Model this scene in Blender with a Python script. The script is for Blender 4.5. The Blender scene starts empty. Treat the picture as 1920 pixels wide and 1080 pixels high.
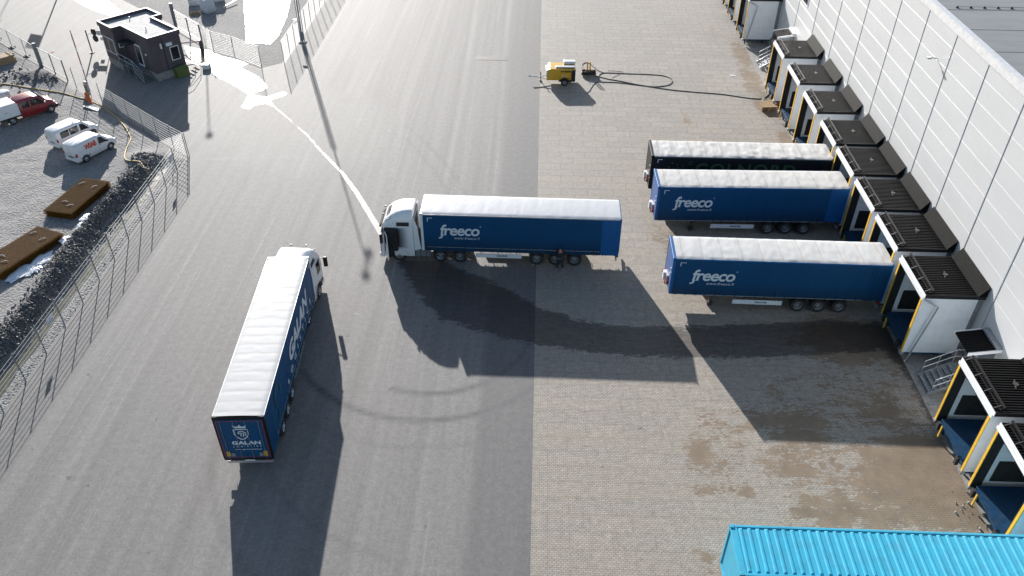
import bpy, bmesh, math, random
import numpy as np
from mathutils import Vector, Matrix
R = math.radians
random.seed(7); rng = np.random.default_rng(7)
scn = bpy.context.scene
COL = scn.collection

# ------------------------------------------------------------------ camera
F_PX, CAM_H = 1531.764, 33.913
CR = Vector((0.99937246, 0.03510173, 0.00474943))
CU = Vector((-0.02522767, 0.61121617, 0.79106154))
CW = Vector((-0.0248647, 0.79068493, -0.61171814))
cam = bpy.data.cameras.new('camera'); camo = bpy.data.objects.new('camera', cam); COL.objects.link(camo)
cam.sensor_width = 36; cam.lens = F_PX * 36 / 1920; cam.clip_start = .5; cam.clip_end = 3000
m = Matrix.Identity(4)
for i in range(3):
    m[i][0] = CR[i]; m[i][1] = CU[i]; m[i][2] = -CW[i]
m[2][3] = CAM_H
camo.matrix_world = m; scn.camera = camo

# ------------------------------------------------------------------ sky, sun, exposure
SUN_AZ, SUN_EL = R(-19.3), R(18.2)
w = bpy.data.worlds.new('World'); scn.world = w; w.use_nodes = True
nt = w.node_tree; bg = nt.nodes['Background']
sky = nt.nodes.new('ShaderNodeTexSky'); sky.sky_type = 'NISHITA'; sky.sun_disc = False
sky.sun_elevation = SUN_EL; sky.sun_rotation = SUN_AZ; sky.air_density = 1.0; sky.dust_density = 0.7; sky.ozone_density = 1.0
nt.links.new(sky.outputs[0], bg.inputs[0]); bg.inputs[1].default_value = 0.07
sun = bpy.data.lights.new('sun', 'SUN'); sun.energy = 4.4; sun.angle = R(0.53); sun.color = (1.0, .965, .925)
suno = bpy.data.objects.new('sun', sun); COL.objects.link(suno)
sd = Vector((math.sin(SUN_AZ) * math.cos(SUN_EL), math.cos(SUN_AZ) * math.cos(SUN_EL), math.sin(SUN_EL)))
suno.rotation_euler = sd.to_track_quat('Z', 'Y').to_euler(); suno.location = (0, 0, 60)
scn.view_settings.view_transform = 'Standard'; scn.view_settings.look = 'None'
scn.view_settings.exposure = 1.12; scn.view_settings.gamma = 1
scn.cycles.max_bounces = 6; scn.cycles.use_denoising = True

# ------------------------------------------------------------------ helpers
def G(px, py, z=0.0):
    """the world point at height z seen at a pixel of the survey photograph"""
    d = CR * ((px - 960) / F_PX) - CU * ((py - 540) / F_PX) + CW
    t = (z - CAM_H) / d.z
    return Vector((d.x * t, d.y * t, z))

def tag(o, label=None, cat=None, group=None, kind=None):
    if label: o['label'] = label
    if cat: o['category'] = cat
    if group: o['group'] = group
    if kind: o['kind'] = kind
    return o

def empty(name, loc, rz=0.0, label=None, cat=None, group=None):
    o = bpy.data.objects.new(name, None); COL.objects.link(o)
    o.location = loc; o.rotation_euler = (0, 0, rz); o.empty_display_size = .3
    return tag(o, label, cat, group)

def copy_tree(o, parent=None):
    c = o.copy(); COL.objects.link(c)
    c.parent = parent
    for ch in list(o.children): copy_tree(ch, c)
    return c

class MB:
    def __init__(s): s.bm = bmesh.new(); s.M = Matrix.Identity(4)
    def v(s, p): return s.bm.verts.new(s.M @ Vector(p))
    def face(s, vs, mi=0, smooth=False):
        try: f = s.bm.faces.new(vs)
        except ValueError: return None
        f.material_index = mi; f.smooth = smooth
        return f
    def quad(s, pts, mi=0): return s.face([s.v(p) for p in pts], mi)
    def box(s, a, b, mi=0):
        x0, x1 = sorted((a[0], b[0])); y0, y1 = sorted((a[1], b[1])); z0, z1 = sorted((a[2], b[2]))
        q = [s.v((x, y, z)) for z in (z0, z1) for x, y in ((x0, y0), (x1, y0), (x1, y1), (x0, y1))]
        for f in ((3, 2, 1, 0), (4, 5, 6, 7), (0, 1, 5, 4), (1, 2, 6, 5), (2, 3, 7, 6), (3, 0, 4, 7)):
            s.face([q[i] for i in f], mi)
        return s
    def bar(s, a, b, wd, ht=None, mi=0, up=(0, 0, 1)):
        a, b = Vector(a), Vector(b); d = b - a; L = d.length
        if L < 1e-6: return s
        d /= L; u = Vector(up)
        if abs(d.dot(u)) > .98: u = Vector((1, 0, 0))
        sx = d.cross(u).normalized(); sz = sx.cross(d)
        ht = wd if ht is None else ht
        q = [s.v(p + sx * i * wd / 2 + sz * j * ht / 2) for p in (a, b) for i, j in ((-1, -1), (1, -1), (1, 1), (-1, 1))]
        for f in ((3, 2, 1, 0), (4, 5, 6, 7), (0, 1, 5, 4), (1, 2, 6, 5), (2, 3, 7, 6), (3, 0, 4, 7)):
            s.face([q[i] for i in f][::-1], mi)
        return s
    def tube(s, pts, r, n=8, mi=0, cap=True):
        pts = [Vector(p) for p in pts]; rings = []
        rr = r if isinstance(r, (list, tuple)) else [r] * len(pts)
        for i, p in enumerate(pts):
            d = (pts[min(i + 1, len(pts) - 1)] - pts[max(i - 1, 0)]).normalized()
            u = Vector((0, 0, 1)) if abs(d.z) < .95 else Vector((1, 0, 0))
            sx = d.cross(u).normalized(); sz = sx.cross(d)
            rings.append([s.v(p + (sx * math.cos(2 * math.pi * k / n) + sz * math.sin(2 * math.pi * k / n)) * rr[i]) for k in range(n)])
        for i in range(len(rings) - 1):
            for k in range(n):
                s.face([rings[i][k], rings[i][(k + 1) % n], rings[i + 1][(k + 1) % n], rings[i + 1][k]][::-1], mi, True)
        if cap: s.face(rings[0], mi); s.face(rings[-1][::-1], mi)
        return s
    def lathe_y(s, prof, c=(0, 0, 0), n=28, mi=0):
        """prof: list of (radius, y) revolved about the y axis through c"""
        rings = []
        for r, y in prof:
            rings.append([s.v((c[0] + r * math.cos(2 * math.pi * k / n), c[1] + y, c[2] + r * math.sin(2 * math.pi * k / n))) for k in range(n)])
        for i in range(len(rings) - 1):
            for k in range(n):
                s.face([rings[i][k], rings[i + 1][k], rings[i + 1][(k + 1) % n], rings[i][(k + 1) % n]], mi, True)
        return s
    def prism(s, poly, axis, a, b, mi=0):
        """polygon of 2-tuples extruded along an axis from a to b"""
        def P(q, t):
            return {'x': (t, q[0], q[1]), 'y': (q[0], t, q[1]), 'z': (q[0], q[1], t)}[axis]
        A = [s.v(P(q, a)) for q in poly]; B = [s.v(P(q, b)) for q in poly]
        n = len(poly)
        s.face(A[::-1], mi); s.face(B, mi)
        for i in range(n): s.face([A[i], A[(i + 1) % n], B[(i + 1) % n], B[i]], mi)
        return s
    def rings(s, R_, mi=0, cap=True, smooth=True):
        V = [[s.v(p) for p in r] for r in R_]; n = len(V[0])
        for i in range(len(V) - 1):
            for k in range(n):
                s.face([V[i][k], V[i][(k + 1) % n], V[i + 1][(k + 1) % n], V[i + 1][k]], mi, smooth)
        if cap: s.face(V[0][::-1], mi); s.face(V[-1], mi)
        return s
    def build(s, name, mats, parent=None, loc=None, rot=None, bev=0, sharp=35, smooth=False, normals=True):
        if normals: bmesh.ops.recalc_face_normals(s.bm, faces=s.bm.faces)
        me = bpy.data.meshes.new(name); s.bm.to_mesh(me); s.bm.free()
        for mt in (mats if isinstance(mats, (list, tuple)) else [mats]): me.materials.append(mt)
        if smooth:
            for f in me.polygons: f.use_smooth = True
        if any(f.use_smooth for f in me.polygons):
            me.set_sharp_from_angle(angle=R(sharp))
        o = bpy.data.objects.new(name, me); COL.objects.link(o)
        if parent: o.parent = parent
        if loc: o.location = loc
        if rot: o.rotation_euler = rot
        if bev:
            b = o.modifiers.new('bevel', 'BEVEL'); b.width = bev; b.segments = 2; b.limit_method = 'ANGLE'; b.angle_limit = R(40)
            b.harden_normals = False
        return o

def text_part(body, w_, h_, mat, parent, M, name='lettering', shear=0.0, bold=0.0, space=1.0, depth=.012):
    """letters as a mesh in the xz plane, scaled to w_ x h_, then placed by matrix M"""
    cu = bpy.data.curves.new('txt', 'FONT'); cu.body = body; cu.shear = shear; cu.offset = bold; cu.space_character = space
    cu.extrude = .5; cu.resolution_u = 4
    o = bpy.data.objects.new('txt', cu); COL.objects.link(o)
    dg = bpy.context.evaluated_depsgraph_get(); me = bpy.data.meshes.new_from_object(o.evaluated_get(dg))
    bpy.data.objects.remove(o); bpy.data.curves.remove(cu)
    n = len(me.vertices); co = np.empty(n * 3); me.vertices.foreach_get('co', co); co = co.reshape(-1, 3)
    mn, mx = co.min(0), co.max(0)
    X = (co[:, 0] - mn[0]) / (mx[0] - mn[0]) * w_; Z = (co[:, 1] - mn[1]) / (mx[1] - mn[1]) * h_
    Y = -np.where(co[:, 2] > 0, depth, -.004)
    me.vertices.foreach_set('co', np.stack([X, Y, Z], 1).ravel())
    me.transform(M); me.materials.clear(); me.materials.append(mat); me.update()
    me.name = name
    ob = bpy.data.objects.new(name, me); COL.objects.link(ob)
    if parent: ob.parent = parent
    return ob

# ------------------------------------------------------------------ materials
def newmat(name):
    mt = bpy.data.materials.new(name); mt.use_nodes = True
    return mt, mt.node_tree, mt.node_tree.nodes['Principled BSDF']
class NT:
    def __init__(s, t): s.t = t; s.N = t.nodes; s.L = t.links
    def n(s, ty, **k):
        x = s.N.new(ty)
        for a, b in k.items(): setattr(x, a, b)
        return x
    def link(s, a, b): s.L.new(a, b)
    def coord(s, kind='Object', scale=(1, 1, 1), rot=(0, 0, 0)):
        tc = s.n('ShaderNodeTexCoord'); mp = s.n('ShaderNodeMapping'); s.link(tc.outputs[kind], mp.inputs[0])
        mp.inputs['Scale'].default_value = scale; mp.inputs['Rotation'].default_value = rot
        return mp.outputs[0]
    def noise(s, vec, scale, detail=4, rough=.55, dist=0):
        x = s.n('ShaderNodeTexNoise'); s.link(vec, x.inputs['Vector']); x.inputs['Scale'].default_value = scale
        x.inputs['Detail'].default_value = detail; x.inputs['Roughness'].default_value = rough; x.inputs['Distortion'].default_value = dist
        return x.outputs['Fac']
    def ramp(s, fac, a, b, c0=0.0, c1=1.0):
        x = s.n('ShaderNodeMapRange'); s.link(fac, x.inputs[0])
        x.inputs[1].default_value = a; x.inputs[2].default_value = b; x.inputs[3].default_value = c0; x.inputs[4].default_value = c1
        return x.outputs[0]
    def math(s, op, a, b=None, clamp=False):
        x = s.n('ShaderNodeMath', operation=op, use_clamp=clamp)
        for i, v in enumerate((a, b)):
            if v is None: continue
            if isinstance(v, (int, float)): x.inputs[i].default_value = v
            else: s.link(v, x.inputs[i])
        return x.outputs[0]
    def mix(s, fac, a, b, mode='MIX'):
        x = s.n('ShaderNodeMix', data_type='RGBA', blend_type=mode)
        for i, v in ((0, fac), (6, a), (7, b)):
            if isinstance(v, (int, float)): x.inputs[i].default_value = v
            elif isinstance(v, tuple): x.inputs[i].default_value = (*v[:3], 1)
            else: s.link(v, x.inputs[i])
        return x.outputs[2]
    def attr(s, name): return s.n('ShaderNodeAttribute', attribute_name=name).outputs['Fac']
    def bump(s, h, strength, dist=.02, prev=None):
        x = s.n('ShaderNodeBump'); x.inputs['Strength'].default_value = strength; x.inputs['Distance'].default_value = dist
        s.link(h, x.inputs['Height'])
        if prev: s.link(prev, x.inputs['Normal'])
        return x.outputs[0]

def mat(name, col, rough=.5, metal=0.0, var=.12, scale=3.0, bump=0.0, bscale=40, dirt=None, dirt_amt=0, spec=.5, coat=0, stretch=(1, 1, 1)):
    mt, t, p = newmat(name); k = NT(t)
    v = k.coord(scale=stretch); n = k.noise(v, scale, 5)
    c = k.mix(k.ramp(n, .3, .7), tuple(x * (1 - var) for x in col), tuple(min(1, x * (1 + var)) for x in col))
    if dirt:
        d = k.noise(v, scale * 2.3, 6, .65)
        c = k.mix(k.math('MULTIPLY', k.ramp(d, .45, .7), dirt_amt), c, dirt)
    k.link(c, p.inputs['Base Color'])
    rr = k.ramp(k.noise(v, scale * 3, 4), .3, .7, max(0.02, rough - .08), min(1, rough + .08)); k.link(rr, p.inputs['Roughness'])
    p.inputs['Metallic'].default_value = metal; p.inputs['Specular IOR Level'].default_value = spec
    if coat: p.inputs['Coat Weight'].default_value = coat; p.inputs['Coat Roughness'].default_value = .08
    if bump: k.link(k.bump(k.noise(v, bscale, 3), bump), p.inputs['Normal'])
    return mt

M = {}
M['white_paint'] = mat('white_paint', (.78, .79, .8), .35, coat=.4, var=.03, dirt=(.45, .43, .4), dirt_amt=.25)
M['cab_white'] = mat('cab_white', (.8, .81, .82), .3, coat=.6, var=.02, dirt=(.5, .48, .45), dirt_amt=.15)
M['black_plastic'] = mat('black_plastic', (.018, .018, .02), .5, var=.3)
M['dark_metal'] = mat('dark_metal', (.035, .033, .032), .55, var=.4, dirt=(.12, .1, .08), dirt_amt=.5)
M['rubber'] = mat('rubber', (.018, .018, .018), .85, var=.3, dirt=(.09, .08, .07), dirt_amt=.5, scale=5)
M['rim'] = mat('rim', (.42, .43, .45), .38, metal=.6, var=.2, dirt=(.1, .09, .08), dirt_amt=.6, scale=8)
M['chrome_rim'] = mat('chrome_rim', (.7, .71, .73), .25, metal=.9, var=.1)
M['glass'] = mat('glass', (.01, .013, .015), .08, var=.2, spec=.5)
M['galv'] = mat('galv', (.42, .44, .46), .42, metal=.7, var=.18, scale=6)
M['galv_dull'] = mat('galv_dull', (.2, .22, .24), .55, metal=.3, var=.2, scale=6)
M['alu'] = mat('alu', (.55, .56, .58), .35, metal=.6, var=.12)
M['yellow'] = mat('yellow', (.78, .45, .04), .5, var=.08, dirt=(.25, .17, .06), dirt_amt=.3)
M['dock_white'] = mat('dock_white', (.76, .79, .82), .42, var=.04, scale=1.2, dirt=(.4, .4, .4), dirt_amt=.2)
M['trim_white'] = mat('trim_white', (.75, .76, .78), .35, var=.03)
M['black_pad'] = mat('black_pad', (.012, .012, .013), .8, var=.3)
M['blue_steel'] = mat('blue_steel', (.003, .04, .1), .45, var=.2, dirt=(.05, .05, .05), dirt_amt=.5)
M['concrete'] = mat('concrete', (.3, .29, .275), .85, var=.16, scale=1.5, dirt=(.16, .13, .1), dirt_amt=.7, bump=.3)
M['red'] = mat('red_paint', (.26, .012, .02), .3, coat=.7, var=.06, dirt=(.2, .12, .1), dirt_amt=.2)
M['red_lamp'] = mat('red_lamp', (.4, .02, .01), .25, var=.1)
M['orange'] = mat('orange_plastic', (.75, .14, .02), .5, var=.15)
M['amber'] = mat('amber_reflector', (.7, .38, .02), .35, var=.08)
M['comp_yellow'] = mat('compressor_yellow', (.68, .38, .015), .4, var=.05, coat=.3, dirt=(.3, .2, .08), dirt_amt=.25)
M['letter_white'] = mat('letter_white', (.68, .72, .76), .5, var=.03)
M['letter_black'] = mat('letter_black', (.02, .02, .02), .5, var=.05)
M['letter_red'] = mat('letter_red', (.62, .09, .04), .5, var=.1)
M['letter_green'] = mat('letter_green', (.035, .08, .03), .6, var=.1)
M['teal'] = mat('teal_print', (.0, .085, .13), .5, var=.3, scale=2)
M['wood'] = mat('wood', (.36, .25, .14), .75, var=.3, scale=2, stretch=(1, 8, 8))
M['cladding'] = mat('dark_cladding', (.085, .07, .08), .6, var=.2, scale=2, stretch=(1, 1, .2))
M['roof_felt'] = mat('roof_felt', (.38, .37, .36), .8, var=.12, scale=1.2, dirt=(.5, .5, .5), dirt_amt=.3)
M['snow'] = mat('snow', (.8, .82, .85), .55, var=.06, bump=.6, bscale=9)
M['skin'] = mat('skin', (.5, .3, .22), .6, var=.05)
M['navy'] = mat('navy_cloth', (.014, .02, .03), .85, var=.2)
M['hair'] = mat('hair', (.35, .14, .04), .7, var=.2)
M['bag'] = mat('bag_white', (.6, .61, .63), .7, var=.08, bump=.8, bscale=6)
M['yellow_hose'] = mat('yellow_hose', (.45, .3, .05), .6, var=.25)
M['bin_green'] = mat('grit_box_green', (.1, .13, .03), .6, var=.15)
M['tractor_grey'] = mat('tractor_grey', (.08, .08, .083), .6, var=.3, dirt=(.2, .17, .14), dirt_amt=.5)
M['interior'] = mat('interior', (.02, .02, .022), .8, var=.4)

def curtain_mat(name, col, low):
    """printed tarpaulin side, road dirt rising from its lower edge"""
    mt, t, p = newmat(name); k = NT(t); v = k.coord()
    sx = k.n('ShaderNodeSeparateXYZ'); k.link(v, sx.inputs[0])
    n = k.noise(k.coord(scale=(1, 1, .25)), 2.2, 5, .6)
    g = k.math('ADD', k.ramp(sx.outputs[2], 1.1, 2.4, 1, 0), k.math('MULTIPLY', k.math('SUBTRACT', n, .5), .8), clamp=True)
    c = k.mix(k.math('MULTIPLY', g, .75), col, low)
    c = k.mix(k.ramp(k.noise(v, .6, 3), .35, .7, 0, .3), c, tuple(x * .7 for x in col))
    k.link(c, p.inputs['Base Color']); p.inputs['Roughness'].default_value = .55; p.inputs['Specular IOR Level'].default_value = .3
    w_ = k.noise(k.coord(scale=(2.5, 1, .35)), 1.4, 3)
    k.link(k.bump(w_, .35, .06), p.inputs['Normal'])
    return mt
M['blue_curtain'] = curtain_mat('blue_curtain', (.0006, .06, .165), (.008, .03, .055))
M['galan_curtain'] = curtain_mat('galan_curtain', (.0006, .068, .185), (.004, .07, .17))
M['black_curtain'] = curtain_mat('black_curtain', (.009, .009, .012), (.02, .019, .018))
M['blue_frame'] = mat('blue_frame', (.002, .1, .3), .45, var=.08)
M['blue_front'] = mat('blue_front', (.04, .1, .28), .5, var=.1)
M['black_frame'] = mat('black_frame', (.012, .012, .013), .5, spec=.25)

def tarp_mat(name, col, stain, bows, wrinkle):
    mt, t, p = newmat(name); k = NT(t); v = k.coord()
    sx = k.n('ShaderNodeSeparateXYZ'); k.link(v, sx.inputs[0])
    n = k.noise(k.coord(scale=(.7, .25, 1)), 3, 5, .7)
    x = k.math('MULTIPLY', k.math('ADD', sx.outputs[0], k.math('MULTIPLY', n, .18)), 1 / bows)
    fr = k.math('FRACT', x); line = k.ramp(k.math('ABSOLUTE', k.math('SUBTRACT', fr, .5)), 0, .05, 1, 0)
    blot = k.ramp(k.noise(v, 1.1, 6, .7), .5, .72)
    c = k.mix(k.math('MULTIPLY', line, stain), col, (.42, .36, .29))
    c = k.mix(k.math('MULTIPLY', blot, stain * .35), c, (.5, .46, .4))
    fine = k.ramp(k.noise(k.coord(scale=(.5, 5, 1)), 3, 5, .7), .5, .75)
    c = k.mix(k.math('MULTIPLY', fine, stain * .28), c, (.45, .41, .36))
    k.link(c, p.inputs['Base Color']); p.inputs['Roughness'].default_value = .55; p.inputs['Specular IOR Level'].default_value = .22
    b = k.bump(k.noise(k.coord(scale=(1.6, 5, 1)), 2.2, 6, .68, .8), wrinkle, .05)
    k.link(b, p.inputs['Normal'])
    return mt
M['tarp_clean'] = tarp_mat('tarp_clean', (.5, .51, .53), .12, 1.1, .1)
M['tarp_white'] = tarp_mat('tarp_white', (.55, .55, .54), .6, 1.25, .16)
M['tarp_worn'] = tarp_mat('tarp_worn', (.56, .55, .53), .75, 1.2, .25)
M['tarp_galan'] = tarp_mat('tarp_galan', (.5, .5, .5), .7, .72, .12)

# ground materials, driven by fields stored on the mesh (wet, mud, pud)
def ground_mat(name, kind):
    mt, t, p = newmat(name); k = NT(t); v = k.coord()
    fine = k.noise(v, 9, 6, .75); mid = k.noise(v, .9, 5, .6); big = k.noise(v, .09, 4)
    if kind == 'asphalt':
        st = k.noise(k.coord(scale=(1.15, .022, 1)), 1.0, 4, .62)
        rd = k.attr('road'); st3 = k.noise(k.coord(scale=(1.6, .05, 1), rot=(0, 0, R(-50))), 1.0, 5, .65, .2)
        mr = k.n('ShaderNodeMix'); k.link(rd, mr.inputs[0]); k.link(st, mr.inputs[2]); k.link(st3, mr.inputs[3]); st = mr.outputs[0]
        st2 = k.noise(k.coord(scale=(2.2, .035, 1)), 1.0, 5, .65, .15)
        base = k.mix(k.ramp(st, .32, .7), (.165, .158, .151), (.24, .229, .218))
        base = k.mix(k.ramp(st2, .58, .72, 0, .75), base, (.3, .29, .28))
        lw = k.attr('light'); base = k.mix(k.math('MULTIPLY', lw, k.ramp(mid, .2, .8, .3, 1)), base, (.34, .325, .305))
        base = k.mix(k.ramp(big, .35, .7, 0, .35), base, (.2, .187, .172))
        tr = k.attr('track'); base = k.mix(k.math('MULTIPLY', tr, k.ramp(mid, .25, .7, .5, 1)), base, (.06, .06, .062))
        dk = k.attr('seam'); base = k.mix(k.math('MULTIPLY', dk, .75), base, (.137, .134, .132))
        bmp = k.bump(k.noise(v, 30, 3, .8), .5, .012)
    elif kind == 'paving':
        b = k.n('ShaderNodeTexBrick'); k.link(k.coord(), b.inputs['Vector'])
        b.inputs['Scale'].default_value = 1; b.inputs['Brick Width'].default_value = .21; b.inputs['Row Height'].default_value = .115
        b.inputs['Mortar Size'].default_value = .016; b.inputs['Mortar Smooth'].default_value = .3; b.inputs['Color1'].default_value = (.4, .385, .36, 1)
        b.inputs['Color2'].default_value = (.33, .32, .3, 1); b.inputs['Mortar'].default_value = (.2, .172, .145, 1)
        b2 = k.n('ShaderNodeTexBrick'); k.link(k.coord(), b2.inputs['Vector'])
        b2.inputs['Scale'].default_value = 1; b2.inputs['Brick Width'].default_value = 2.1; b2.inputs['Row Height'].default_value = 1.02
        b2.inputs['Mortar Size'].default_value = .09; b2.inputs['Mortar Smooth'].default_value = 1.0
        b2.inputs['Color1'].default_value = (1, .99, .97, 1); b2.inputs['Color2'].default_value = (.74, .77, .8, 1); b2.inputs['Mortar'].default_value = (.5, .44, .38, 1)
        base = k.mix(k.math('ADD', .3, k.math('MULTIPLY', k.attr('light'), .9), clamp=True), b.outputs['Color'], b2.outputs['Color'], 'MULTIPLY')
        base = k.mix(1.0, base, (1.06, 1.0, .93), 'MULTIPLY')
        st = k.noise(k.coord(scale=(.05, .8, 1)), 1.0, 4, .6)
        base = k.mix(k.ramp(st, .42, .75, 0, .5), base, (.33, .28, .215))
        base = k.mix(k.ramp(k.noise(k.coord(scale=(.3, 1.3, 1)), 1.1, 6, .75), .6, .68, 0, .6), base, (.25, .2, .15))
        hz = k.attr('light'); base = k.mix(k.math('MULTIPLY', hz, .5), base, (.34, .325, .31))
        bmp = k.bump(b.outputs['Fac'], -.35, .01)
    elif kind == 'gravel':
        vo = k.n('ShaderNodeTexVoronoi'); k.link(v, vo.inputs['Vector']); vo.inputs['Scale'].default_value = 7
        base = k.mix(k.ramp(vo.outputs['Distance'], 0, .6), (.34, .33, .325), (.17, .165, .16))
        base = k.mix(k.ramp(k.noise(v, 5, 4, .8), .4, .7, 0, .8), base, (.42, .41, .4))
        base = k.mix(k.ramp(mid, .4, .7, 0, .6), base, (.23, .215, .2))
        base = k.mix(k.ramp(k.noise(v, .25, 4), .45, .62, 0, .35), base, (.36, .345, .33))
        bk = k.attr('mud'); base = k.mix(bk, base, (.1, .095, .09))
        bmp = k.bump(vo.outputs['Distance'], .8, .06)
    mot = k.noise(v, 2.6, 8, .82); base = k.mix(1.0, base, k.mix(k.ramp(mot, .36, .64), (.8, .8, .8), (1.14, 1.14, 1.14)), 'MULTIPLY')
    spot = k.ramp(k.noise(v, 1.7, 2, .4), .74, .77); base = k.mix(k.math('MULTIPLY', spot, .5), base, (.06, .055, .05))
    # grain
    c = k.mix(1.0, base, k.mix(k.ramp(fine, .3, .7), (.76, .76, .76), (1.2, 1.2, 1.2)), 'MULTIPLY')
    rough = .78
    if kind != 'gravel':
        n1 = k.noise(k.coord(scale=(.6, 1.1, 1)), 1.25, 6, .72, .3); n2 = k.noise(k.coord(scale=(.7, 1.7, 1)), 4, 6, .8)
        nn = k.math('ADD', k.math('MULTIPLY', n1, .52), k.math('MULTIPLY', n2, .48))
        nn = k.math('ADD', k.math('MULTIPLY', k.math('SUBTRACT', nn, .5), 1.5), .5)
        # mud: where the stored density beats the noise
        mf = k.ramp(k.math('SUBTRACT', k.attr('mud'), nn), -.01, .012)
        mudc = k.mix(k.ramp(mid, .3, .7), (.17, .122, .08), (.25, .185, .125))
        mudc = k.mix(k.ramp(k.noise(v, 2.2, 5, .7), .52, .7, 0, .6), mudc, (.12, .115, .11))
        c = k.mix(k.math('MULTIPLY', mf, .92), c, mudc)
        sw = k.noise(k.coord(scale=(.35, 1.5, 1), rot=(0, 0, R(28))), 2.6, 6, .75)
        we = k.math('ADD', k.attr('wet'), k.math('MULTIPLY', k.math('SUBTRACT', k.math('ADD', k.math('MULTIPLY', nn, .5), k.math('MULTIPLY', sw, .5)), .5), 3.6))
        wf = k.math('MULTIPLY', k.ramp(we, -.05, .1), k.ramp(sw, .3, .62, 1.0, .8))
        c = k.mix(k.math('MULTIPLY', wf, .95), c, k.mix(1.0, c, (.2, .19, .2), 'MULTIPLY'))
        pf = k.ramp(k.math('ADD', k.attr('pud'), k.math('MULTIPLY', k.math('SUBTRACT', nn, .5), .16)), 0, .05)
        c = k.mix(pf, c, (.07, .065, .06))
        rgh = k.math('SUBTRACT', .74, k.math('MULTIPLY', wf, .2))
        mx = k.n('ShaderNodeMix'); k.link(pf, mx.inputs[0]); k.link(rgh, mx.inputs[2]); mx.inputs[3].default_value = .3
        k.link(mx.outputs[0], p.inputs['Roughness'])
        bm = k.n('ShaderNodeBump'); bm.inputs['Distance'].default_value = .012 if kind == 'asphalt' else .01
        # water surface is flat: fade bump by puddle
        k.link(k.math('MULTIPLY', k.math('SUBTRACT', 1.0, pf), .5), bm.inputs['Strength'])
        k.link(k.noise(v, 26, 3, .8) if kind == 'asphalt' else b.outputs['Fac'], bm.inputs['Height'])
        if kind == 'paving': bm.invert = True
        bmp = bm.outputs[0]
    else:
        p.inputs['Roughness'].default_value = .9
    k.link(bmp, p.inputs['Normal']); k.link(c, p.inputs['Base Color'])
    p.inputs['Specular IOR Level'].default_value = .4
    return mt
M['asphalt'] = ground_mat('asphalt', 'asphalt'); M['paving'] = ground_mat('paving', 'paving'); M['gravel'] = ground_mat('gravel', 'gravel')

# warehouse wall: sandwich panels with raised seams
def wall_mat():
    mt, t, p = newmat('wall_panel'); k = NT(t); v = k.coord()
    n = k.noise(k.coord(scale=(1, .3, 1)), .5, 4)
    c = k.mix(k.ramp(n, .3, .7), (.505, .512, .522), (.55, .556, .566))
    d = k.noise(k.coord(scale=(1, 3, .15)), 1.0, 5, .7)
    c = k.mix(k.ramp(d, .55, .8, 0, .25), c, (.5, .5, .495))
    k.link(c, p.inputs['Base Color']); p.inputs['Roughness'].default_value = .4
    sx = k.n('ShaderNodeSeparateXYZ'); k.link(v, sx.inputs[0])
    fr = k.math('FRACT', k.math('MULTIPLY', sx.outputs[2], 1 / .1625))
    k.link(k.bump(k.ramp(k.math('ABSOLUTE', k.math('SUBTRACT', fr, .5)), 0, .12), .12, .01), p.inputs['Normal'])
    return mt
M['wall'] = wall_mat()
M['big_roof'] = mat('roof_membrane', (.23, .24, .24), .7, var=.1, scale=.35, dirt=(.24, .25, .25), dirt_amt=.4, stretch=(1, 4, 1))
M['seam_white'] = mat('seam_white', (.62, .62, .63), .4)
M['seam_grey'] = mat('seam_grey', (.2, .22, .25), .5)
M['joint_grey'] = mat('joint_grey', (.3, .33, .38), .5)
M['dark_roof'] = mat('dark_roof', (.006, .006, .0065), .5, var=.25, scale=3, dirt=(.016, .016, .016), dirt_amt=.5, spec=.15)
M['flashing'] = mat('flashing', (.006, .0065, .007), .62, var=.5, scale=4, spec=.04)
M['mesh_wire'] = mat('mesh_wire', (.34, .36, .35), .5, var=.1)
M['rust'] = mat('rusty_steel', (.17, .078, .012), .85, var=.3, scale=2.5, spec=.15, dirt=(.2, .09, .015), dirt_amt=.5)
M['rust_core'] = mat('rusty_core', (.07, .032, .005), .9, var=.35, scale=12)
M['rock'] = mat('rock', (.12, .12, .125), .6, var=.45, scale=1.2)
def island_mat(name, a, b_, rough):
    mt, t, p = newmat(name); k = NT(t); g_ = k.n('ShaderNodeNewGeometry'); v = k.coord()
    c = k.mix(g_.outputs['Random Per Island'], a, b_); c = k.mix(k.ramp(k.noise(v, .5, 4), .4, .65, 0, .6), c, (.2, .18, .155))
    k.link(c, p.inputs['Base Color']); p.inputs['Roughness'].default_value = rough; return mt
M['rock'] = island_mat('rock', (.045, .047, .052), (.2, .2, .205), .7)
M['cyan'] = mat('cyan_paint', (.045, .4, .58), .42, var=.06, scale=.8, dirt=(.05, .27, .38), dirt_amt=.55)
M['ditch'] = mat('ditch_water', (.085, .08, .05), .25, var=.2, scale=1)

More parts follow.
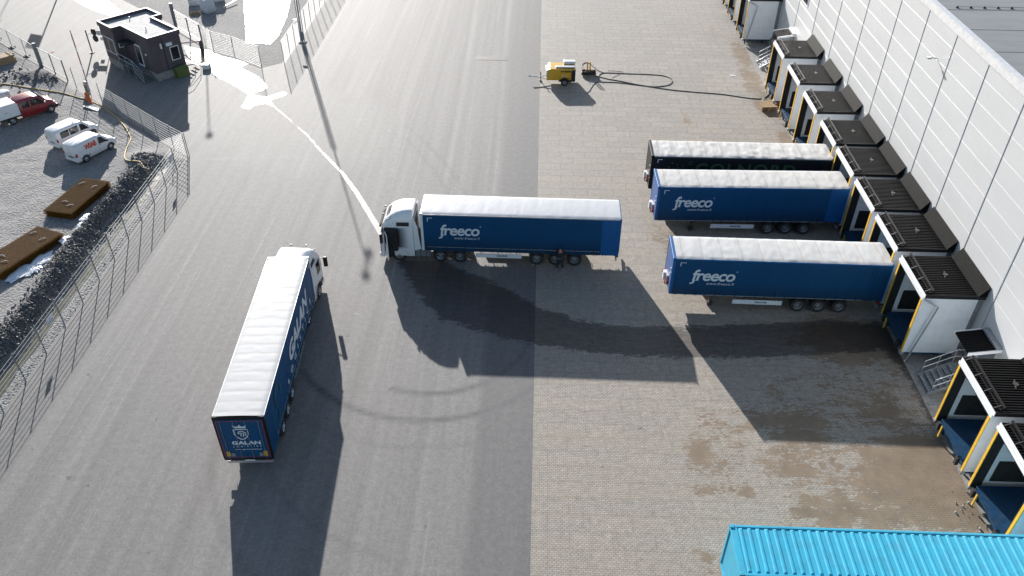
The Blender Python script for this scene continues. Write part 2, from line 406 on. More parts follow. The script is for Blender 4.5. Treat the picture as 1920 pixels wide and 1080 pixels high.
# ------------------------------------------------------------------ fields for the ground
def sdf_poly(P, poly):
    poly = np.array(poly, float); n = len(poly); d = np.full(len(P), 1e9); inside = np.zeros(len(P), bool)
    for i in range(n):
        a, b = poly[i], poly[(i + 1) % n]; e = b - a; wv = P - a
        t = np.clip((wv @ e) / max(e @ e, 1e-9), 0, 1); d = np.minimum(d, ((wv - t[:, None] * e) ** 2).sum(1))
        cnd = ((a[1] <= P[:, 1]) & (b[1] > P[:, 1])) | ((b[1] <= P[:, 1]) & (a[1] > P[:, 1]))
        with np.errstate(divide='ignore', invalid='ignore'):
            xi = a[0] + (P[:, 1] - a[1]) / (b[1] - a[1] + 1e-12) * e[0]
        inside ^= cnd & (P[:, 0] < xi)
    d = np.sqrt(d)
    return np.where(inside, d, -d)
def sdf_line(P, pts, wd):
    pts = np.array(pts, float); d = np.full(len(P), 1e9)
    ws = wd if isinstance(wd, (list, tuple)) else [wd] * len(pts)
    for i in range(len(pts) - 1):
        a, b = pts[i], pts[i + 1]; e = b - a; wv = P - a
        t = np.clip((wv @ e) / max(e @ e, 1e-9), 0, 1)
        d = np.minimum(d, np.sqrt(((wv - t[:, None] * e) ** 2).sum(1)) - (ws[i] * (1 - t) + ws[i + 1] * t))
    return -d
PX = lambda L: [tuple(G(*q)[:2]) for q in L]
Z6 = lambda L: [(340 + a / 6, 80 + b / 6) for a, b in L]
puddles = [
    PX([(452, -60), (560, -60), (545, 0), (538, 30), (522, 66), (508, 82), (462, 80), (460, 40)]),
    PX(Z6([(20, 20), (150, 60), (360, 90), (450, 150), (560, 175), (700, 205), (860, 160), (1000, 95), (1030, 115), (990, 150), (830, 210),
           (660, 275), (800, 345), (900, 410), (975, 500), (900, 545), (800, 565), (850, 600), (960, 610), (1150, 550), (1195, 570),
           (1150, 600), (1010, 640), (975, 680), (820, 705), (770, 750), (690, 735), (665, 715), (700, 690), (750, 580), (640, 510), (520, 440),
           (420, 400), (310, 310), (240, 265), (150, 230), (90, 180), (60, 120)])),
]
stream = PX([(500, 190), (515, 200), (540, 222), (575, 252), (600, 281), (640, 322), (668, 360), (690, 396), (712, 432), (722, 455)])
rivulets = [PX(q) for q in ([(600, 592), (640, 590), (680, 587), (705, 580), (730, 575), (760, 573)], [(610, 612), (660, 611), (690, 604), (720, 603), (760, 606), (800, 604)],
                            [(690, 594), (720, 592), (750, 591)], [(713, 563), (740, 561)],
                            [(420, 110), (445, 113), (470, 110)])]
dribble = PX([(695, 440), (702, 458), (712, 470), (716, 480)])
wet_polys = [
    PX([(745, 488), (830, 488), (905, 520), (960, 545), (1010, 576), (1085, 600), (1170, 612), (1290, 612), (1400, 608), (1560, 600), (1690, 615), (1700, 655),
        (1590, 662), (1480, 668), (1360, 672), (1300, 672), (1180, 668), (1080, 658), (1000, 645), (930, 632), (880, 615), (830, 600), (790, 560), (762, 520)]),
    PX([(1640, 600), (1720, 640), (1760, 700), (1790, 800), (1745, 800), (1710, 720), (1660, 660), (1600, 650)]),
]
def mud_density(P):
    x, y = P[:, 0], P[:, 1]; d = np.zeros(len(P))
    def blob(px, py, rx, ry, a):
        q = G(px, py); return a * np.exp(-.55 * (((x - q.x) / rx) ** 2 + ((y - q.y) / ry) ** 2) ** 1.3)
    for b in ((1760, 900, 4.6, 3.6, .8), (1720, 860, 3.2, 1.4, .72), (1600, 960, 4.5, 1.7, .62), (1500, 870, 3.5, 2.2, .56), (1600, 640, 5.0, 3.0, .66), (1500, 800, 2.6, 2.6, .6), (1440, 790, 2.4, 1.6, .58),
              (1310, 850, 1.0, 2.0, .6), (1320, 920, 1.0, .6, .55), (1400, 920, .8, .8, .53), (1330, 780, 1.3, 1.2, .5), (1290, 230, .7, 3.5, .5), (1410, 150, 1.6, 6, .58), (1440, 200, 1.4, 3.0, .72), (1480, 270, 1.2, 3, .66),
              (1260, 460, 1.0, 3, .56), (1235, 440, .9, 2.0, .52), (1340, 60, .9, 3, .46), (1320, 1050, 1, 1, .54), (1390, 100, 1.2, 5, .62), (1650, 770, 3, 3, .56), (1830, 950, 2, 2, .75), (1080, 775, .9, .25, .45)):
        d = np.maximum(d, blob(*b))
    for poly, a in (([(1410, 700), (1560, 660), (1790, 640), (1840, 760), (1930, 900), (1950, 1000), (1500, 1020), (1440, 900), (1400, 800)], .46), ([(1270, 770), (1430, 760), (1440, 960), (1290, 950)], .47), ([(1560, 850), (1800, 830), (1900, 980), (1560, 1010)], .55)):
        d = np.maximum(d, a * np.clip(.5 + sdf_poly(P, PX(poly)) / 2.4, 0, 1))
    for a, b in (((1000, 771), (1100, 773)), ((1045, 793), (1128, 794)), ((1046, 814), (1262, 818)), ((1090, 838), (1132, 839)), ((1172, 816), (1174, 840)), ((1172, 839), (1256, 841)), ((1030, 745), (1032, 752))):
        d = np.maximum(d, .6 * np.clip(.5 + sdf_line(P, PX([a, b]), .1) / .25, 0, 1))
    return d
def circ_track(P, c, r, hw, a0, a1):
    v = P - np.array(c); rr = np.hypot(v[:, 0], v[:, 1]); an = np.degrees(np.arctan2(v[:, 1], v[:, 0])) % 360
    on = ((an - a0) % 360) < ((a1 - a0) % 360)
    return np.where(on, np.clip(1 - np.abs(rr - r) / hw, 0, 1), 0)
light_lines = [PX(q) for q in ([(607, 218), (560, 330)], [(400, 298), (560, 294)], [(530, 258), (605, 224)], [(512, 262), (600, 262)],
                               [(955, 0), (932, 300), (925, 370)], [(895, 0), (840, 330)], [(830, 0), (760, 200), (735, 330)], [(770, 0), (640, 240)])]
def add_fields(me, what):
    n = len(me.vertices); co = np.empty(n * 3); me.vertices.foreach_get('co', co); P = co.reshape(-1, 3)[:, :2]
    F = {}
    pud = np.full(n, -3.0)
    for q in puddles: pud = np.maximum(pud, sdf_poly(P, q))
    pud = np.maximum(pud, sdf_line(P, stream, [.3, .1, .1, .1, .12, .16, .2, .22, .24, .14]))
    for q in rivulets: pud = np.maximum(pud, sdf_line(P, q, .035))
    F['pud'] = np.clip(pud, -1, 1)
    wet = np.full(n, -3.0)
    for q in wet_polys: wet = np.maximum(wet, sdf_poly(P, q))
    F['wet'] = np.clip(wet * 1.0, -1, 1)
    F['mud'] = mud_density(P) if what == 'paving' else np.zeros(n)
    tr = np.zeros(n)
    for c, r, a0, a1, s in (((-6.09, 39.67), 6.08, 250, 25, 1.0), ((-6.36, 40.5), 9.02, 215, 345, 1.0), ((-46.2, 41.2), 43.25, 8, 38, .35), ((-47.6, 41.2), 43.25, 10, 34, .3),
                            ((-4.6, 31.0), 12.5, 150, 235, .35), ((-4.6, 33.0), 10.5, 160, 260, .3), ((-6.4, 40.5), 11.0, 225, 300, .25)):
        tr = np.maximum(tr, s * circ_track(P, c, r, .3, a0, a1))
    F['track'] = tr
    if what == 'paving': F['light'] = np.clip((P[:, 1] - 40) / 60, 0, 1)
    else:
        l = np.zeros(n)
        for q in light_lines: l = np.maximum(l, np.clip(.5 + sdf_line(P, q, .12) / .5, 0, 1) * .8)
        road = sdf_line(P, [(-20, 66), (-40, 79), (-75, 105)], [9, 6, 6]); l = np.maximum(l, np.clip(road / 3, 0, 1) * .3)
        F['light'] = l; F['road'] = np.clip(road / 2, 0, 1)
    F['seam'] = np.clip((P[:, 0] + 3.2) / .6, 0, 1) * np.clip(1 - (P[:, 1] - 60) / 200, 0, 1) if what == 'asphalt' else np.zeros(n)
    for k_, a in F.items():
        at = me.attributes.new(k_, 'FLOAT', 'POINT'); at.data.foreach_set('value', a.astype(np.float32))

def grid_mesh(name, xs, ys, zf, mt):
    X, Y = np.meshgrid(xs, ys); Zv = zf(X, Y) if callable(zf) else np.full(X.shape, zf)
    co = np.stack([X, Y, Zv], -1).reshape(-1, 3); nx, ny = len(xs), len(ys)
    i = np.arange(nx * ny).reshape(ny, nx)
    q = np.stack([i[:-1, :-1], i[:-1, 1:], i[1:, 1:], i[1:, :-1]], -1).reshape(-1, 4)
    me = bpy.data.meshes.new(name); me.vertices.add(len(co)); me.vertices.foreach_set('co', co.ravel())
    me.loops.add(q.size); me.loops.foreach_set('vertex_index', q.ravel().astype(np.int32)); me.polygons.add(len(q))
    me.polygons.foreach_set('loop_start', (np.arange(len(q)) * 4).astype(np.int32)); me.polygons.foreach_set('loop_total', np.full(len(q), 4, np.int32))
    me.update(calc_edges=True); me.materials.append(mt)
    o = bpy.data.objects.new(name, me); COL.objects.link(o)
    return o

# ground sheet to the horizon, with a fine part where the yard is
far = lambda a, b, s, lo, hi: np.concatenate([np.linspace(lo, a, 12)[:-1], np.arange(a, b, s), np.linspace(b, hi, 12)])
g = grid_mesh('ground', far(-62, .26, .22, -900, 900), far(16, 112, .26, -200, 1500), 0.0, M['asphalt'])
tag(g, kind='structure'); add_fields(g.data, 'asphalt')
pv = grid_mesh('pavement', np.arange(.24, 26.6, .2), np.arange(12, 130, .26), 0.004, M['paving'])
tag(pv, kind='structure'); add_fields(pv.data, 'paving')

# gravel lot left of the fence, its terrain and bank
gravel_poly = [(-29.75, 5), (-29.75, 60.6), (-47.2, 75.6), (-51.3, 79.1), (-62, 88.0), (-120, 135), (-120, 5)]
def vn(X, Y, s, seed):
    r2 = np.random.default_rng(seed); T = r2.random((64, 64)); x = X / s; y = Y / s
    xi = np.floor(x).astype(int); yi = np.floor(y).astype(int); fx = x - xi; fy = y - yi; fx = fx * fx * (3 - 2 * fx); fy = fy * fy * (3 - 2 * fy)
    g_ = lambda a, b: T[a % 64, b % 64]
    return (g_(xi, yi) * (1 - fx) + g_(xi + 1, yi) * fx) * (1 - fy) + (g_(xi, yi + 1) * (1 - fx) + g_(xi + 1, yi + 1) * fx) * fy
def bank_h(X, Y):
    """ridge of dug rock just inside the fence"""
    fade = np.clip((60.0 - Y) / 2.5, 0, 1)
    c = -32.55 + .25 * np.sin(Y * .35); w_ = 1.25 + .25 * np.sin(Y * .7 + 1)
    r = np.clip(1 - np.abs(X - c) / w_, 0, 1); r = r * r * (3 - 2 * r)
    return .75 * r * fade
def lot_z(X, Y):
    P = np.stack([X.ravel(), Y.ravel()], 1); s = sdf_poly(P, gravel_poly).reshape(X.shape)
    m_ = np.clip(s / .5, 0, 1)
    z = .012 + .05 * vn(X, Y, 1.1, 1) * m_ + .03 * vn(X, Y, .35, 2) * m_ + .1 * vn(X, Y, 5, 3) * m_
    b = bank_h(X, Y); z = z + b * (1 + .35 * (vn(X, Y, .6, 4) - .5)) + .16 * vn(X, Y, .3, 5) * (b > .03)
    tr = np.clip(1 - np.abs(X + 30.8) / .55, 0, 1) * np.clip((60.2 - Y) / 1, 0, 1); z = z * (1 - .9 * tr)
    h2 = np.exp(-(((X + 33.0) / 1.6) ** 2 + ((Y - 60.3) / 1.4) ** 2)) * .5; z = z + h2 * m_
    h3 = np.exp(-(((X + 50.0) / 3.2) ** 2 + ((Y - 77.0) / 1.3) ** 2)) * .35 * m_; z = z + h3
    return np.where(s < 0, -.06, z)
lot = grid_mesh('gravel_lot', np.arange(-90, -29.4, .24), np.arange(14, 112, .24), lot_z, M['gravel']); tag(lot, kind='structure')
for f in lot.data.polygons: f.use_smooth = True
co = np.empty(len(lot.data.vertices) * 3); lot.data.vertices.foreach_get('co', co); co = co.reshape(-1, 3)
bk = np.clip(bank_h(co[:, 0], co[:, 1]) * 3, 0, 1) * .9
bk = np.maximum(bk, .8 * np.exp(-(((co[:, 0] + 50) / 3.4) ** 2 + ((co[:, 1] - 77) / 1.5) ** 2)))
at = lot.data.attributes.new('mud', 'FLOAT', 'POINT'); at.data.foreach_set('value', bk.astype(np.float32))
# strip of rough ground beyond the far gate fence
mb = MB()
pol = [(-26.9, 81.5), (-28.7, 80.0), (-32.3, 82.4), (-34.9, 83.8), (-37.2, 86.9), (-41.3, 91.0), (-52, 100.5), (-90, 140), (-26.9, 140)]
mb.face([mb.v((x, y, .006)) for x, y in pol]); vg = mb.build('verge', M['gravel']); tag(vg, kind='structure')
vg.data.attributes.new('mud', 'FLOAT', 'POINT')
# meltwater lying on that verge
mb = MB(); mb.face([mb.v((x, y, .012)) for x, y in puddles[0]])
melt_mat = mat('meltwater', (.07, .065, .06), .16, var=.2, scale=.3)
o = mb.build('water', melt_mat); tag(o, kind='structure')
# ditch water
mb = MB(); n = 60
L_ = [(-31.25 + .1 * math.sin(i * .9), 14 + i * .76) for i in range(n)]; R_ = [(-30.45 + .09 * math.sin(i * 1.3 + 1), 14 + i * .76) for i in range(n)]
for i in range(n - 1): mb.quad([(*L_[i], .055), (*R_[i], .055), (*R_[i + 1], .055), (*L_[i + 1], .055)])
o = mb.build('ditch_water', M['ditch']); tag(o, kind='structure')
# concrete apron in front of the docks
mb = MB()
mb.box((22.75, 14, -.02), (26.0, 130, .012)); o = mb.build('concrete_apron', M['concrete']); tag(o, kind='structure')
# drain grate
g0 = G(895, 105); mb = MB(); mb.box((g0.x, g0.y - 1.1, 0), (g0.x + 3.3, g0.y - .1, .012))
for i in range(22): mb.box((g0.x + .1 + i * .145, g0.y - 1.0, .012), (g0.x + .16 + i * .145, g0.y - .2, .02), 1)
o = mb.build('drain_grate', [M['dark_metal'], M['tractor_grey']]); tag(o, 'rectangular grey drain grate set in the asphalt left of the seam', 'drain grate')

def rocks(name, pts, smin, smax, mt, label, cat, seed):
    rg = random.Random(seed); mb = MB()
    for x, y, z in pts:
        s = smin + (smax - smin) * rg.random() ** 2.5
        mt_ = Matrix.Translation((x, y, z)) @ Matrix.Rotation(rg.random() * 6.3, 4, Vector((rg.random() - .5, rg.random() - .5, rg.random() + .01)).normalized())
        k = [(1, 0, 0), (-1, 0, 0), (0, 1, 0), (0, -1, 0), (0, 0, 1), (0, 0, -1)]
        V = [mb.bm.verts.new(mt_ @ Vector([c * s * (.6 + .7 * rg.random()) for c in q])) for q in k]
        for a in (0, 1):
            for b in (2, 3):
                for c in (4, 5): mb.face([V[a], V[b], V[c]])
    o = mb.build(name, mt); return tag(o, label, cat, kind='stuff')
xr = -32.35 + rng.normal(0, .8, 15000); yr = 18 + 42.5 * rng.random(15000); ok = (xr > -34.0) & (xr < -31.2); xr, yr = xr[ok], yr[ok]
pts = list(zip(xr.tolist(), yr.tolist(), (lot_z(xr[None], yr[None])[0] + .03).tolist()))
rocks('rocks', pts, .02, .12, M['rock'], 'dark broken rock heaped in a long bank beside the wire fence', 'rocks', 3)
pts = [(-50 + random.gauss(0, 1.7), 76.6 + random.gauss(0, .9), .12 + .2 * random.random()) for _ in range(420)]
pts = [(x - .0, y, z) for x, y, z in pts if (y - 75.6) < -(x + 47.2) * .86 - .4]
rocks('rubble', pts, .05, .22, M['rock'], 'scattered rubble near the fence gate behind the red pickup', 'rubble', 4)
def lotz1(x, y): return float(lot_z(np.array([[x]]), np.array([[y]]))[0, 0])
pts = [(-30.15 + random.gauss(0, .18), 18 + 42.5 * random.random(), .05) for _ in range(900)]
rocks('gravel_stones', pts, .02, .06, M['gravel'], 'light loose stones lying along the foot of the wire fence', 'stones', 5)

def snow_patch(name, pxs, label, z=.05, th=.1):
    q = [G(*p_) for p_ in pxs]; cx = sum(a.x for a in q) / len(q); cy = sum(a.y for a in q) / len(q); n = 40
    mb = MB(); ang = [(math.atan2(a.y - cy, a.x - cx), math.hypot(a.x - cx, a.y - cy)) for a in q]; ang.sort()
    def rad(t):
        A = [(a - 2 * math.pi, r) for a, r in ang] + ang + [(a + 2 * math.pi, r) for a, r in ang]
        for (a0, r0), (a1, r1) in zip(A, A[1:]):
            if a0 <= t <= a1: return r0 + (r1 - r0) * (t - a0) / (a1 - a0 + 1e-9)
        return ang[0][1]
    prev = None
    for j, (k, h) in enumerate(((1.0, 0), (.85, .6), (.55, .9), (.2, 1))):
        ring = []
        for i in range(n):
            t = -math.pi + 2 * math.pi * (i + .5) / n; r = rad(t) * k * (1 + .22 * random.uniform(-1, 1) * (1 if j < 2 else .4))
            ring.append(mb.v((cx + r * math.cos(t), cy + r * math.sin(t), z + h * th * (1 + .5 * random.uniform(-1, 1)))))
        if prev:
            for i in range(n): mb.face([prev[i], prev[(i + 1) % n], ring[(i + 1) % n], ring[i]], 0, True)
        prev = ring
    mb.face(prev, 0, True)
    return tag(mb.build(name, M['snow']), label, 'snow patch', 'snow patches left of the fence')
snow_patch('snow_patch', [(148, 436), (155, 428), (162, 428), (166, 436), (158, 444), (148, 444)], 'small snow patch on the rocks below the upper rusty mesh stack', .5)
snow_patch('snow_patch', [(160, 424), (172, 416), (180, 424), (178, 432), (166, 434)], 'snow patch highest on the rock bank, nearest the fence', .75)
snow_patch('snow_patch', [(117, 462), (122, 450), (136, 450), (134, 458), (122, 466)], 'snow patch at the end corner of the lower rusty mesh stack', .3)
snow_patch('snow_patch', [(130, 472), (138, 468), (142, 472), (134, 476)], 'tiniest snow patch alone on the dark rocks', .62)
snow_patch('snow_patch', [(14, 528), (60, 500), (95, 474), (104, 476), (80, 500), (50, 520), (20, 532)], 'long thin snow strip melting along the lower rusty mesh stack', .14)
mb = MB(); q = PX([(125, -30), (150, -30), (190, -10), (212, 8), (232, 24), (228, 32), (205, 30), (180, 22), (158, 12), (140, 2)])  # flat white sheet painted in for glare off the wet road
mb.face([mb.v((x, y, .012)) for x, y in q]); o = mb.build('road_glare', M['snow']); tag(o, 'flat white band painted as glare on the wet road behind the guard cabin', 'road_glare', kind='stuff')

# ------------------------------------------------------------------ warehouse
WX = 26.02
wh = empty('warehouse', (WX, 60, 0), 0, 'long white panel clad warehouse with flat grey roof on the right', 'warehouse')
mb = MB(); mb.box((0, -50, 1.2), (.3, 90, 15.5)); mb.build('wall', M['wall'], wh)
mb = MB(); mb.box((.05, -50, -.1), (.3, 90, 1.2)); mb.build('plinth', M['concrete'], wh)
mb = MB()
for y in [18.6, 23.2, 27.8, 32.3, 36.9, 41.5, 46.1, 50.7, 55.3, 60.0, 65.8, 71.6, 77.4, 83.2, 89, 94.8, 100.5, 106, 112, 118, 124, 130]:
    mb.box((-.025, y - 60 - .03, 1.2), (-.001, y - 60 + .03, 15.45))
mb.build('wall_joint', M['joint_grey'], wh)
mb = MB()
for i in range(8):
    z = 5.42 + i * 1.3
    mb.prism([(-.005, z - .012), (-.005, z + .004), (-.001, z + .008), (-.001, z - .014)], 'y', -50, 90)
mb.build('panel_seam', M['seam_white'], wh)
mb = MB(); mb.box((-.06, -50, 15.45), (.02, 90, 15.98)); mb.box((-.08, -50, 15.93), (.32, 90, 16.0)); mb.build('parapet', M['seam_white'], wh)
mb = MB(); mb.box((.32, -50, 15.4), (160, 90, 15.82))
for i in range(40): mb.box((.4 + 0, -49 + i * 3.6, 15.82), (160, -48.93 + i * 3.6, 15.835))
mb.build('roof', M['big_roof'], wh)
mb = MB(); mb.tube([(1.3, -5.4, 15.9), (60, -5.4, 15.9)], .012, 5)
for i in range(60): mb.tube([(1.35 + i * .88, -5.4, 15.82), (1.35 + i * .88, -5.4, 15.93)], [.11, .06], 8)
mb.build('roof_conductor', M['black_plastic'], wh)
# high window at the far bay
wn = MB(); wn.box((-.05, 20.3, 7.1), (-.002, 30, 9.1)); wn = wn.build('window', M['trim_white'], wh)
mb = MB(); mb.box((-.075, 20.5, 7.25), (-.051, 29.8, 8.95)); mb.build('pane', M['glass'], wn)
mb = MB()
for i in range(14): mb.box((-.1, 20.5 + i * .7, 7.25), (-.076, 20.53 + i * .7, 8.95))
mb.build('mullion', M['alu'], wn)
# wall floodlight
def wall_lamp(loc, label):
    e = empty('wall_lamp', loc, 0, label, 'wall lamp')
    MB().bar((0, 0, 0), (-.45, 0, .05), .05).build('bracket', M['galv_dull'], e)
    MB().box((-.65, -.15, -.02), (-.4, .15, .1)).build('lamp_head', M['galv'], e, bev=.02)
wall_lamp((WX - .02, 52.25, 13.3), 'floodlight bracketed high on the white warehouse wall')

# ------------------------------------------------------------------ dock shelters
def build_dock():
    e = empty('dock_shelter', (0, 0, 0)); D, W_ = 3.5, 3.76
    for y0, y1 in ((0, .12), (W_ - .12, W_)):
        mb = MB(); mb.box((0, y0, .65), (D - .35, y1, 4.845)); o = mb.build('side_panel', M['dock_white'], e)
        mb = MB(); mb.box((D - .35, y0 + (.1 if y0 == 0 else -.1) + .0, .9), (D, y1 + (.1 if y0 == 0 else -.1), 4.75)); mb.build('corner_panel', M['galv_dull'], e)
        mb = MB(); ya, yb = (y0 + .0, y0 + .16) if y0 == 0 else (y1 - .16, y1)
        mb.box((-.06, ya, .68), (-.002, yb, 4.76)); mb.build('yellow_strip', M['yellow'], e)
        mb = MB(); yc, yd = (.125, .2) if y0 == 0 else (W_ - .2, W_ - .125)
        mb.box((.0, yc, .7), (.46, yd, 4.7)); mb.box((-.03, yc, .7), (.0, yd + (.05 if y0 == 0 else 0), 4.7))
        mb.build('rubber_flap', M['black_pad'], e)
        mb = MB(); mb.box((-.12, ya - .06, .48), (.1, yb + .06, .68)); mb.build('corner_guard', M['galv'], e, bev=.01)
    mb = MB(); mb.box((.1, .2, 4.45), (.2, W_ - .2, 4.72)); mb.build('top_flap', M['black_pad'], e)
    # roof with ribs, fascias, gutter and back flashing
    mb = MB(); mb.box((.08, -.06, 4.85), (D - .02, W_ + .06, 5.02))
    n = 22
    for i in range(n):
        y = .03 + i * (W_ - .06) / (n - 1); mb.prism([(y - .045, 5.02), (y - .03, 5.085), (y + .03, 5.085), (y + .045, 5.02)], 'x', .08, D - .5)
    mb.build('roof', M['dark_roof'], e)
    for y0, y1 in ((-.1, -.062), (W_ + .062, W_ + .1)): MB().box((.06, y0, 4.855), (D - .03, y1, 5.09)).build('fascia', M['black_frame'], e)
    mb = MB(); mb.box((-.08, -.1, 4.74), (.06, W_ + .1, 4.8)); mb.box((-.08, -.1, 4.8), (-.055, W_ + .1, 4.92)); mb.box((.0, -.1, 4.8), (.04, W_ + .1, 5.1))
    mb.build('gutter', M['trim_white'], e)
    mb = MB(); mb.prism([(D - .5, 5.07), (D - .01, 5.07), (D - .01, 5.75)], 'y', -.1, W_ + .1); mb.build('back_flashing', M['flashing'], e)
    mb = MB(); mb.bar((.44, 0, 5.32), (.44, W_, 5.32), .1)
    mb.bar((.3, 0, 5.2), (.3, W_, 5.2), .05)
    for y in (.25, 1.4, 2.5, 3.65):
        mb.bar((.1, y, 5.09), (.44, y, 5.3), .05); mb.bar((.62, y, 5.07), (.44, y, 5.3), .05)
    mb.build('snow_guard', M['black_frame'], e)
    mb = MB(); mb.tube([(1.9, 1.95, 5.06), (1.9, 1.95, 5.14)], .14, 10); mb.bar((1.75, 1.6, 5.12), (1.95, 2.25, 5.12), .05); mb.build('roof_bracket', M['dark_metal'], e)
    # inside
    mb = MB(); mb.box((.78, W_ - .16, 1.11), (D - .31, W_ - .125, 2.6)); mb.build('dark_panel', M['black_pad'], e)  # black panel low on the far inner wall
    mb = MB(); mb.box((D - .3, .3, .95), (D - .12, W_ - .3, 4.6)); mb.build('dock_door', M['dock_white'], e)
    mb = MB(); mb.box((.05, .45, .98), (D - .32, W_ - .45, 1.1)); mb.box((-.1, .7, 1.02), (.05, W_ - .7, 1.08)); mb.build('leveller_platform', M['blue_steel'], e)
    mb = MB()
    for y in (.5, W_ - .6): mb.box((.3, y, 0.02), (.42, y + .12, .98)); mb.box((2.2, y, .02), (2.35, y + .12, .98))
    mb.box((.1, -.0, .5), (D - .4, .1, .64)); mb.box((.1, W_ - .1, .5), (D - .4, W_, .64)); mb.box((.2, .12, .5), (.35, W_ - .12, .64))
    mb.build('steel_frame', M['blue_steel'], e)
    for y in (.55, W_ - .75):
        mb = MB(); mb.box((-.18, y, .5), (.0, y + .2, 1.0)); mb.build('bumper', M['rubber'], e, bev=.01)
    mb = MB(); mb.box((-.12, W_ - 1.0, .2), (-.06, W_ - .9, 1.0))
    mb.build('marker_post', M['yellow'], e)
    mb = MB(); mb.box((D - .5, -.3, 0), (D - .02, W_ + .3, .9)); mb.build('pit_wall', M['concrete'], e)
    return e
dock0 = build_dock()
docks = [(28.36, 'dock shelter just below the lower door canopy, blue leveller floor in view'), (23.8, 'dock shelter nearest the cyan container at the right edge'),
         (37.57, 'dock shelter with wide white side wall above the lower metal steps'), (42.27, 'dock shelter holding the rear of the lowest parked blue trailer'),
         (46.84, 'empty dock shelter between the two parked blue trailers'), (51.48, 'dock shelter holding the rear of the upper parked blue trailer'),
         (56.04, 'dock shelter holding the rear of the black trailer'), (61.5, 'empty dock shelter directly behind the black trailer dock'),
         (67.13, 'empty dock shelter with the wooden pallet pile at its foot'), (72.99, 'dock shelter beside the upper metal steps, where the long black hose ends'),
         (88.8, 'dock shelter just beyond the upper door canopy, wide pale side wall'), (94.5, 'dock shelter second from the top edge of the picture'), (100.1, 'farthest dock shelter, cut by the top edge of the picture')]
for i, (y, lab) in enumerate(docks):
    d = dock0 if i == 0 else copy_tree(dock0)
    d.location = (22.49, y + .07, 0); tag(d, lab, 'dock shelter', 'dock shelters along the warehouse')
def downpipe(x, y, label):
    e = empty('downpipe', (x, y, 0), 0, label, 'downpipe', 'downpipes beside dock shelters')
    MB().tube([(0, .12, 4.74), (.5, -.03, 4.55), (.9, -.12, 4.35), (.62, -.12, 2.5), (.3, -.12, .5), (.15, -.22, .18)], .05, 8).build('pipe', M['galv'], e)
downpipe(22.5, 37.5, 'grey drainpipe on the side of the dock shelter by the lower steps')
downpipe(22.5, 88.73, 'grey drainpipe on the side of the dock shelter by the upper steps')

def entrance(y, tagname):
    """door, canopy and metal steps between docks"""
    e = empty('door_canopy', (WX, y, 0), 0, 'small dark ribbed canopy over the %s staff door' % tagname, 'canopy', 'canopies over the staff doors')
    mb = MB(); mb.prism([(-1.75, 3.45), (-.02, 3.75), (-.02, 3.65), (-1.75, 3.35)], 'y', -.9, .9)
    for i in range(11):
        yy = -.82 + i * .164; mb.prism([(-1.74, 3.452), (-.3, 3.7), (-.3, 3.735), (-1.74, 3.487)], 'y', yy - .03, yy + .03)
    mb.build('roof', M['dark_roof'], e)
    for ya in (-.97, .91): MB().prism([(-1.8, 3.3), (-1.8, 3.5), (-.02, 3.8), (-.02, 3.6)], 'y', ya, ya + .06).build('trim', M['trim_white'], e)
    MB().box((-.35, -.9, 3.72), (-.02, .9, 3.85)).build('flashing', M['galv'], e)
    d = empty('staff_door', (WX, y, 1.2), 0, 'grey steel staff door under the %s canopy' % tagname, 'door', 'staff doors')
    MB().box((-.06, -.55, 0), (-.002, .55, 2.15)).build('frame', M['galv_dull'], d)
    MB().box((-.09, -.47, .03), (-.061, .47, 2.08)).build('leaf', M['seam_grey'], d)
    MB().box((-.14, .3, 1.0), (-.091, .42, 1.04)).build('handle', M['alu'], d)
    s = empty('metal_steps', (WX, y, 0), 0, 'galvanised metal steps with handrails up to the %s staff door' % tagname, 'steps', 'metal steps to the staff doors')
    n = 6; W2 = .8; x0 = -2.85; run = 1.6
    mb = MB()
    for i in range(n): xx = x0 + (i + .5) * run / n; zz = 1.15 * (i + 1) / (n + 0.); mb.box((xx - .14, -W2, zz - .04), (xx + .14, W2, zz))
    mb.box((x0 + run, -W2, 1.11), (-.1, W2, 1.15)); mb.build('tread', M['galv'], s)
    for sy in (-1, 1):
        mb = MB(); mb.bar((x0 - .1, sy * W2, .1), (x0 + run, sy * W2, 1.15), .03, .22); mb.bar((x0 + run, sy * W2, 1.1), (-.1, sy * W2, 1.1), .03, .2)
        for xx, zz in ((-.6, 0), (x0 + run, 0)): mb.bar((xx, sy * W2, 0), (xx, sy * W2, 1.1), .06)
        mb.build('stringer', M['galv'], s)
        mb = MB()
        for h in (.55, 1.05):
            mb.tube([(x0 + .02, sy * W2, .2 + h), (x0 + run, sy * W2, 1.15 + h), (-.15, sy * W2, 1.15 + h)], .028, 6)
        for xx, zz in ((x0 + .05, .15), (x0 + run * .5, .65), (x0 + run, 1.15), (-.2, 1.15)): mb.tube([(xx, sy * W2, zz), (xx, sy * W2, zz + 1.06)], .024, 6)
        mb.build('handrail', M['galv'], s)
entrance(35.4, 'lower'); entrance(82.95, 'upper')
mb = MB(); mb.bar((22.9, 33.9, .05), (24.1, 33.95, .06), .1, .06); o = mb.build('metal_bar', M['galv']); tag(o, 'loose grey bar on the ground below the lower metal steps', 'bar')

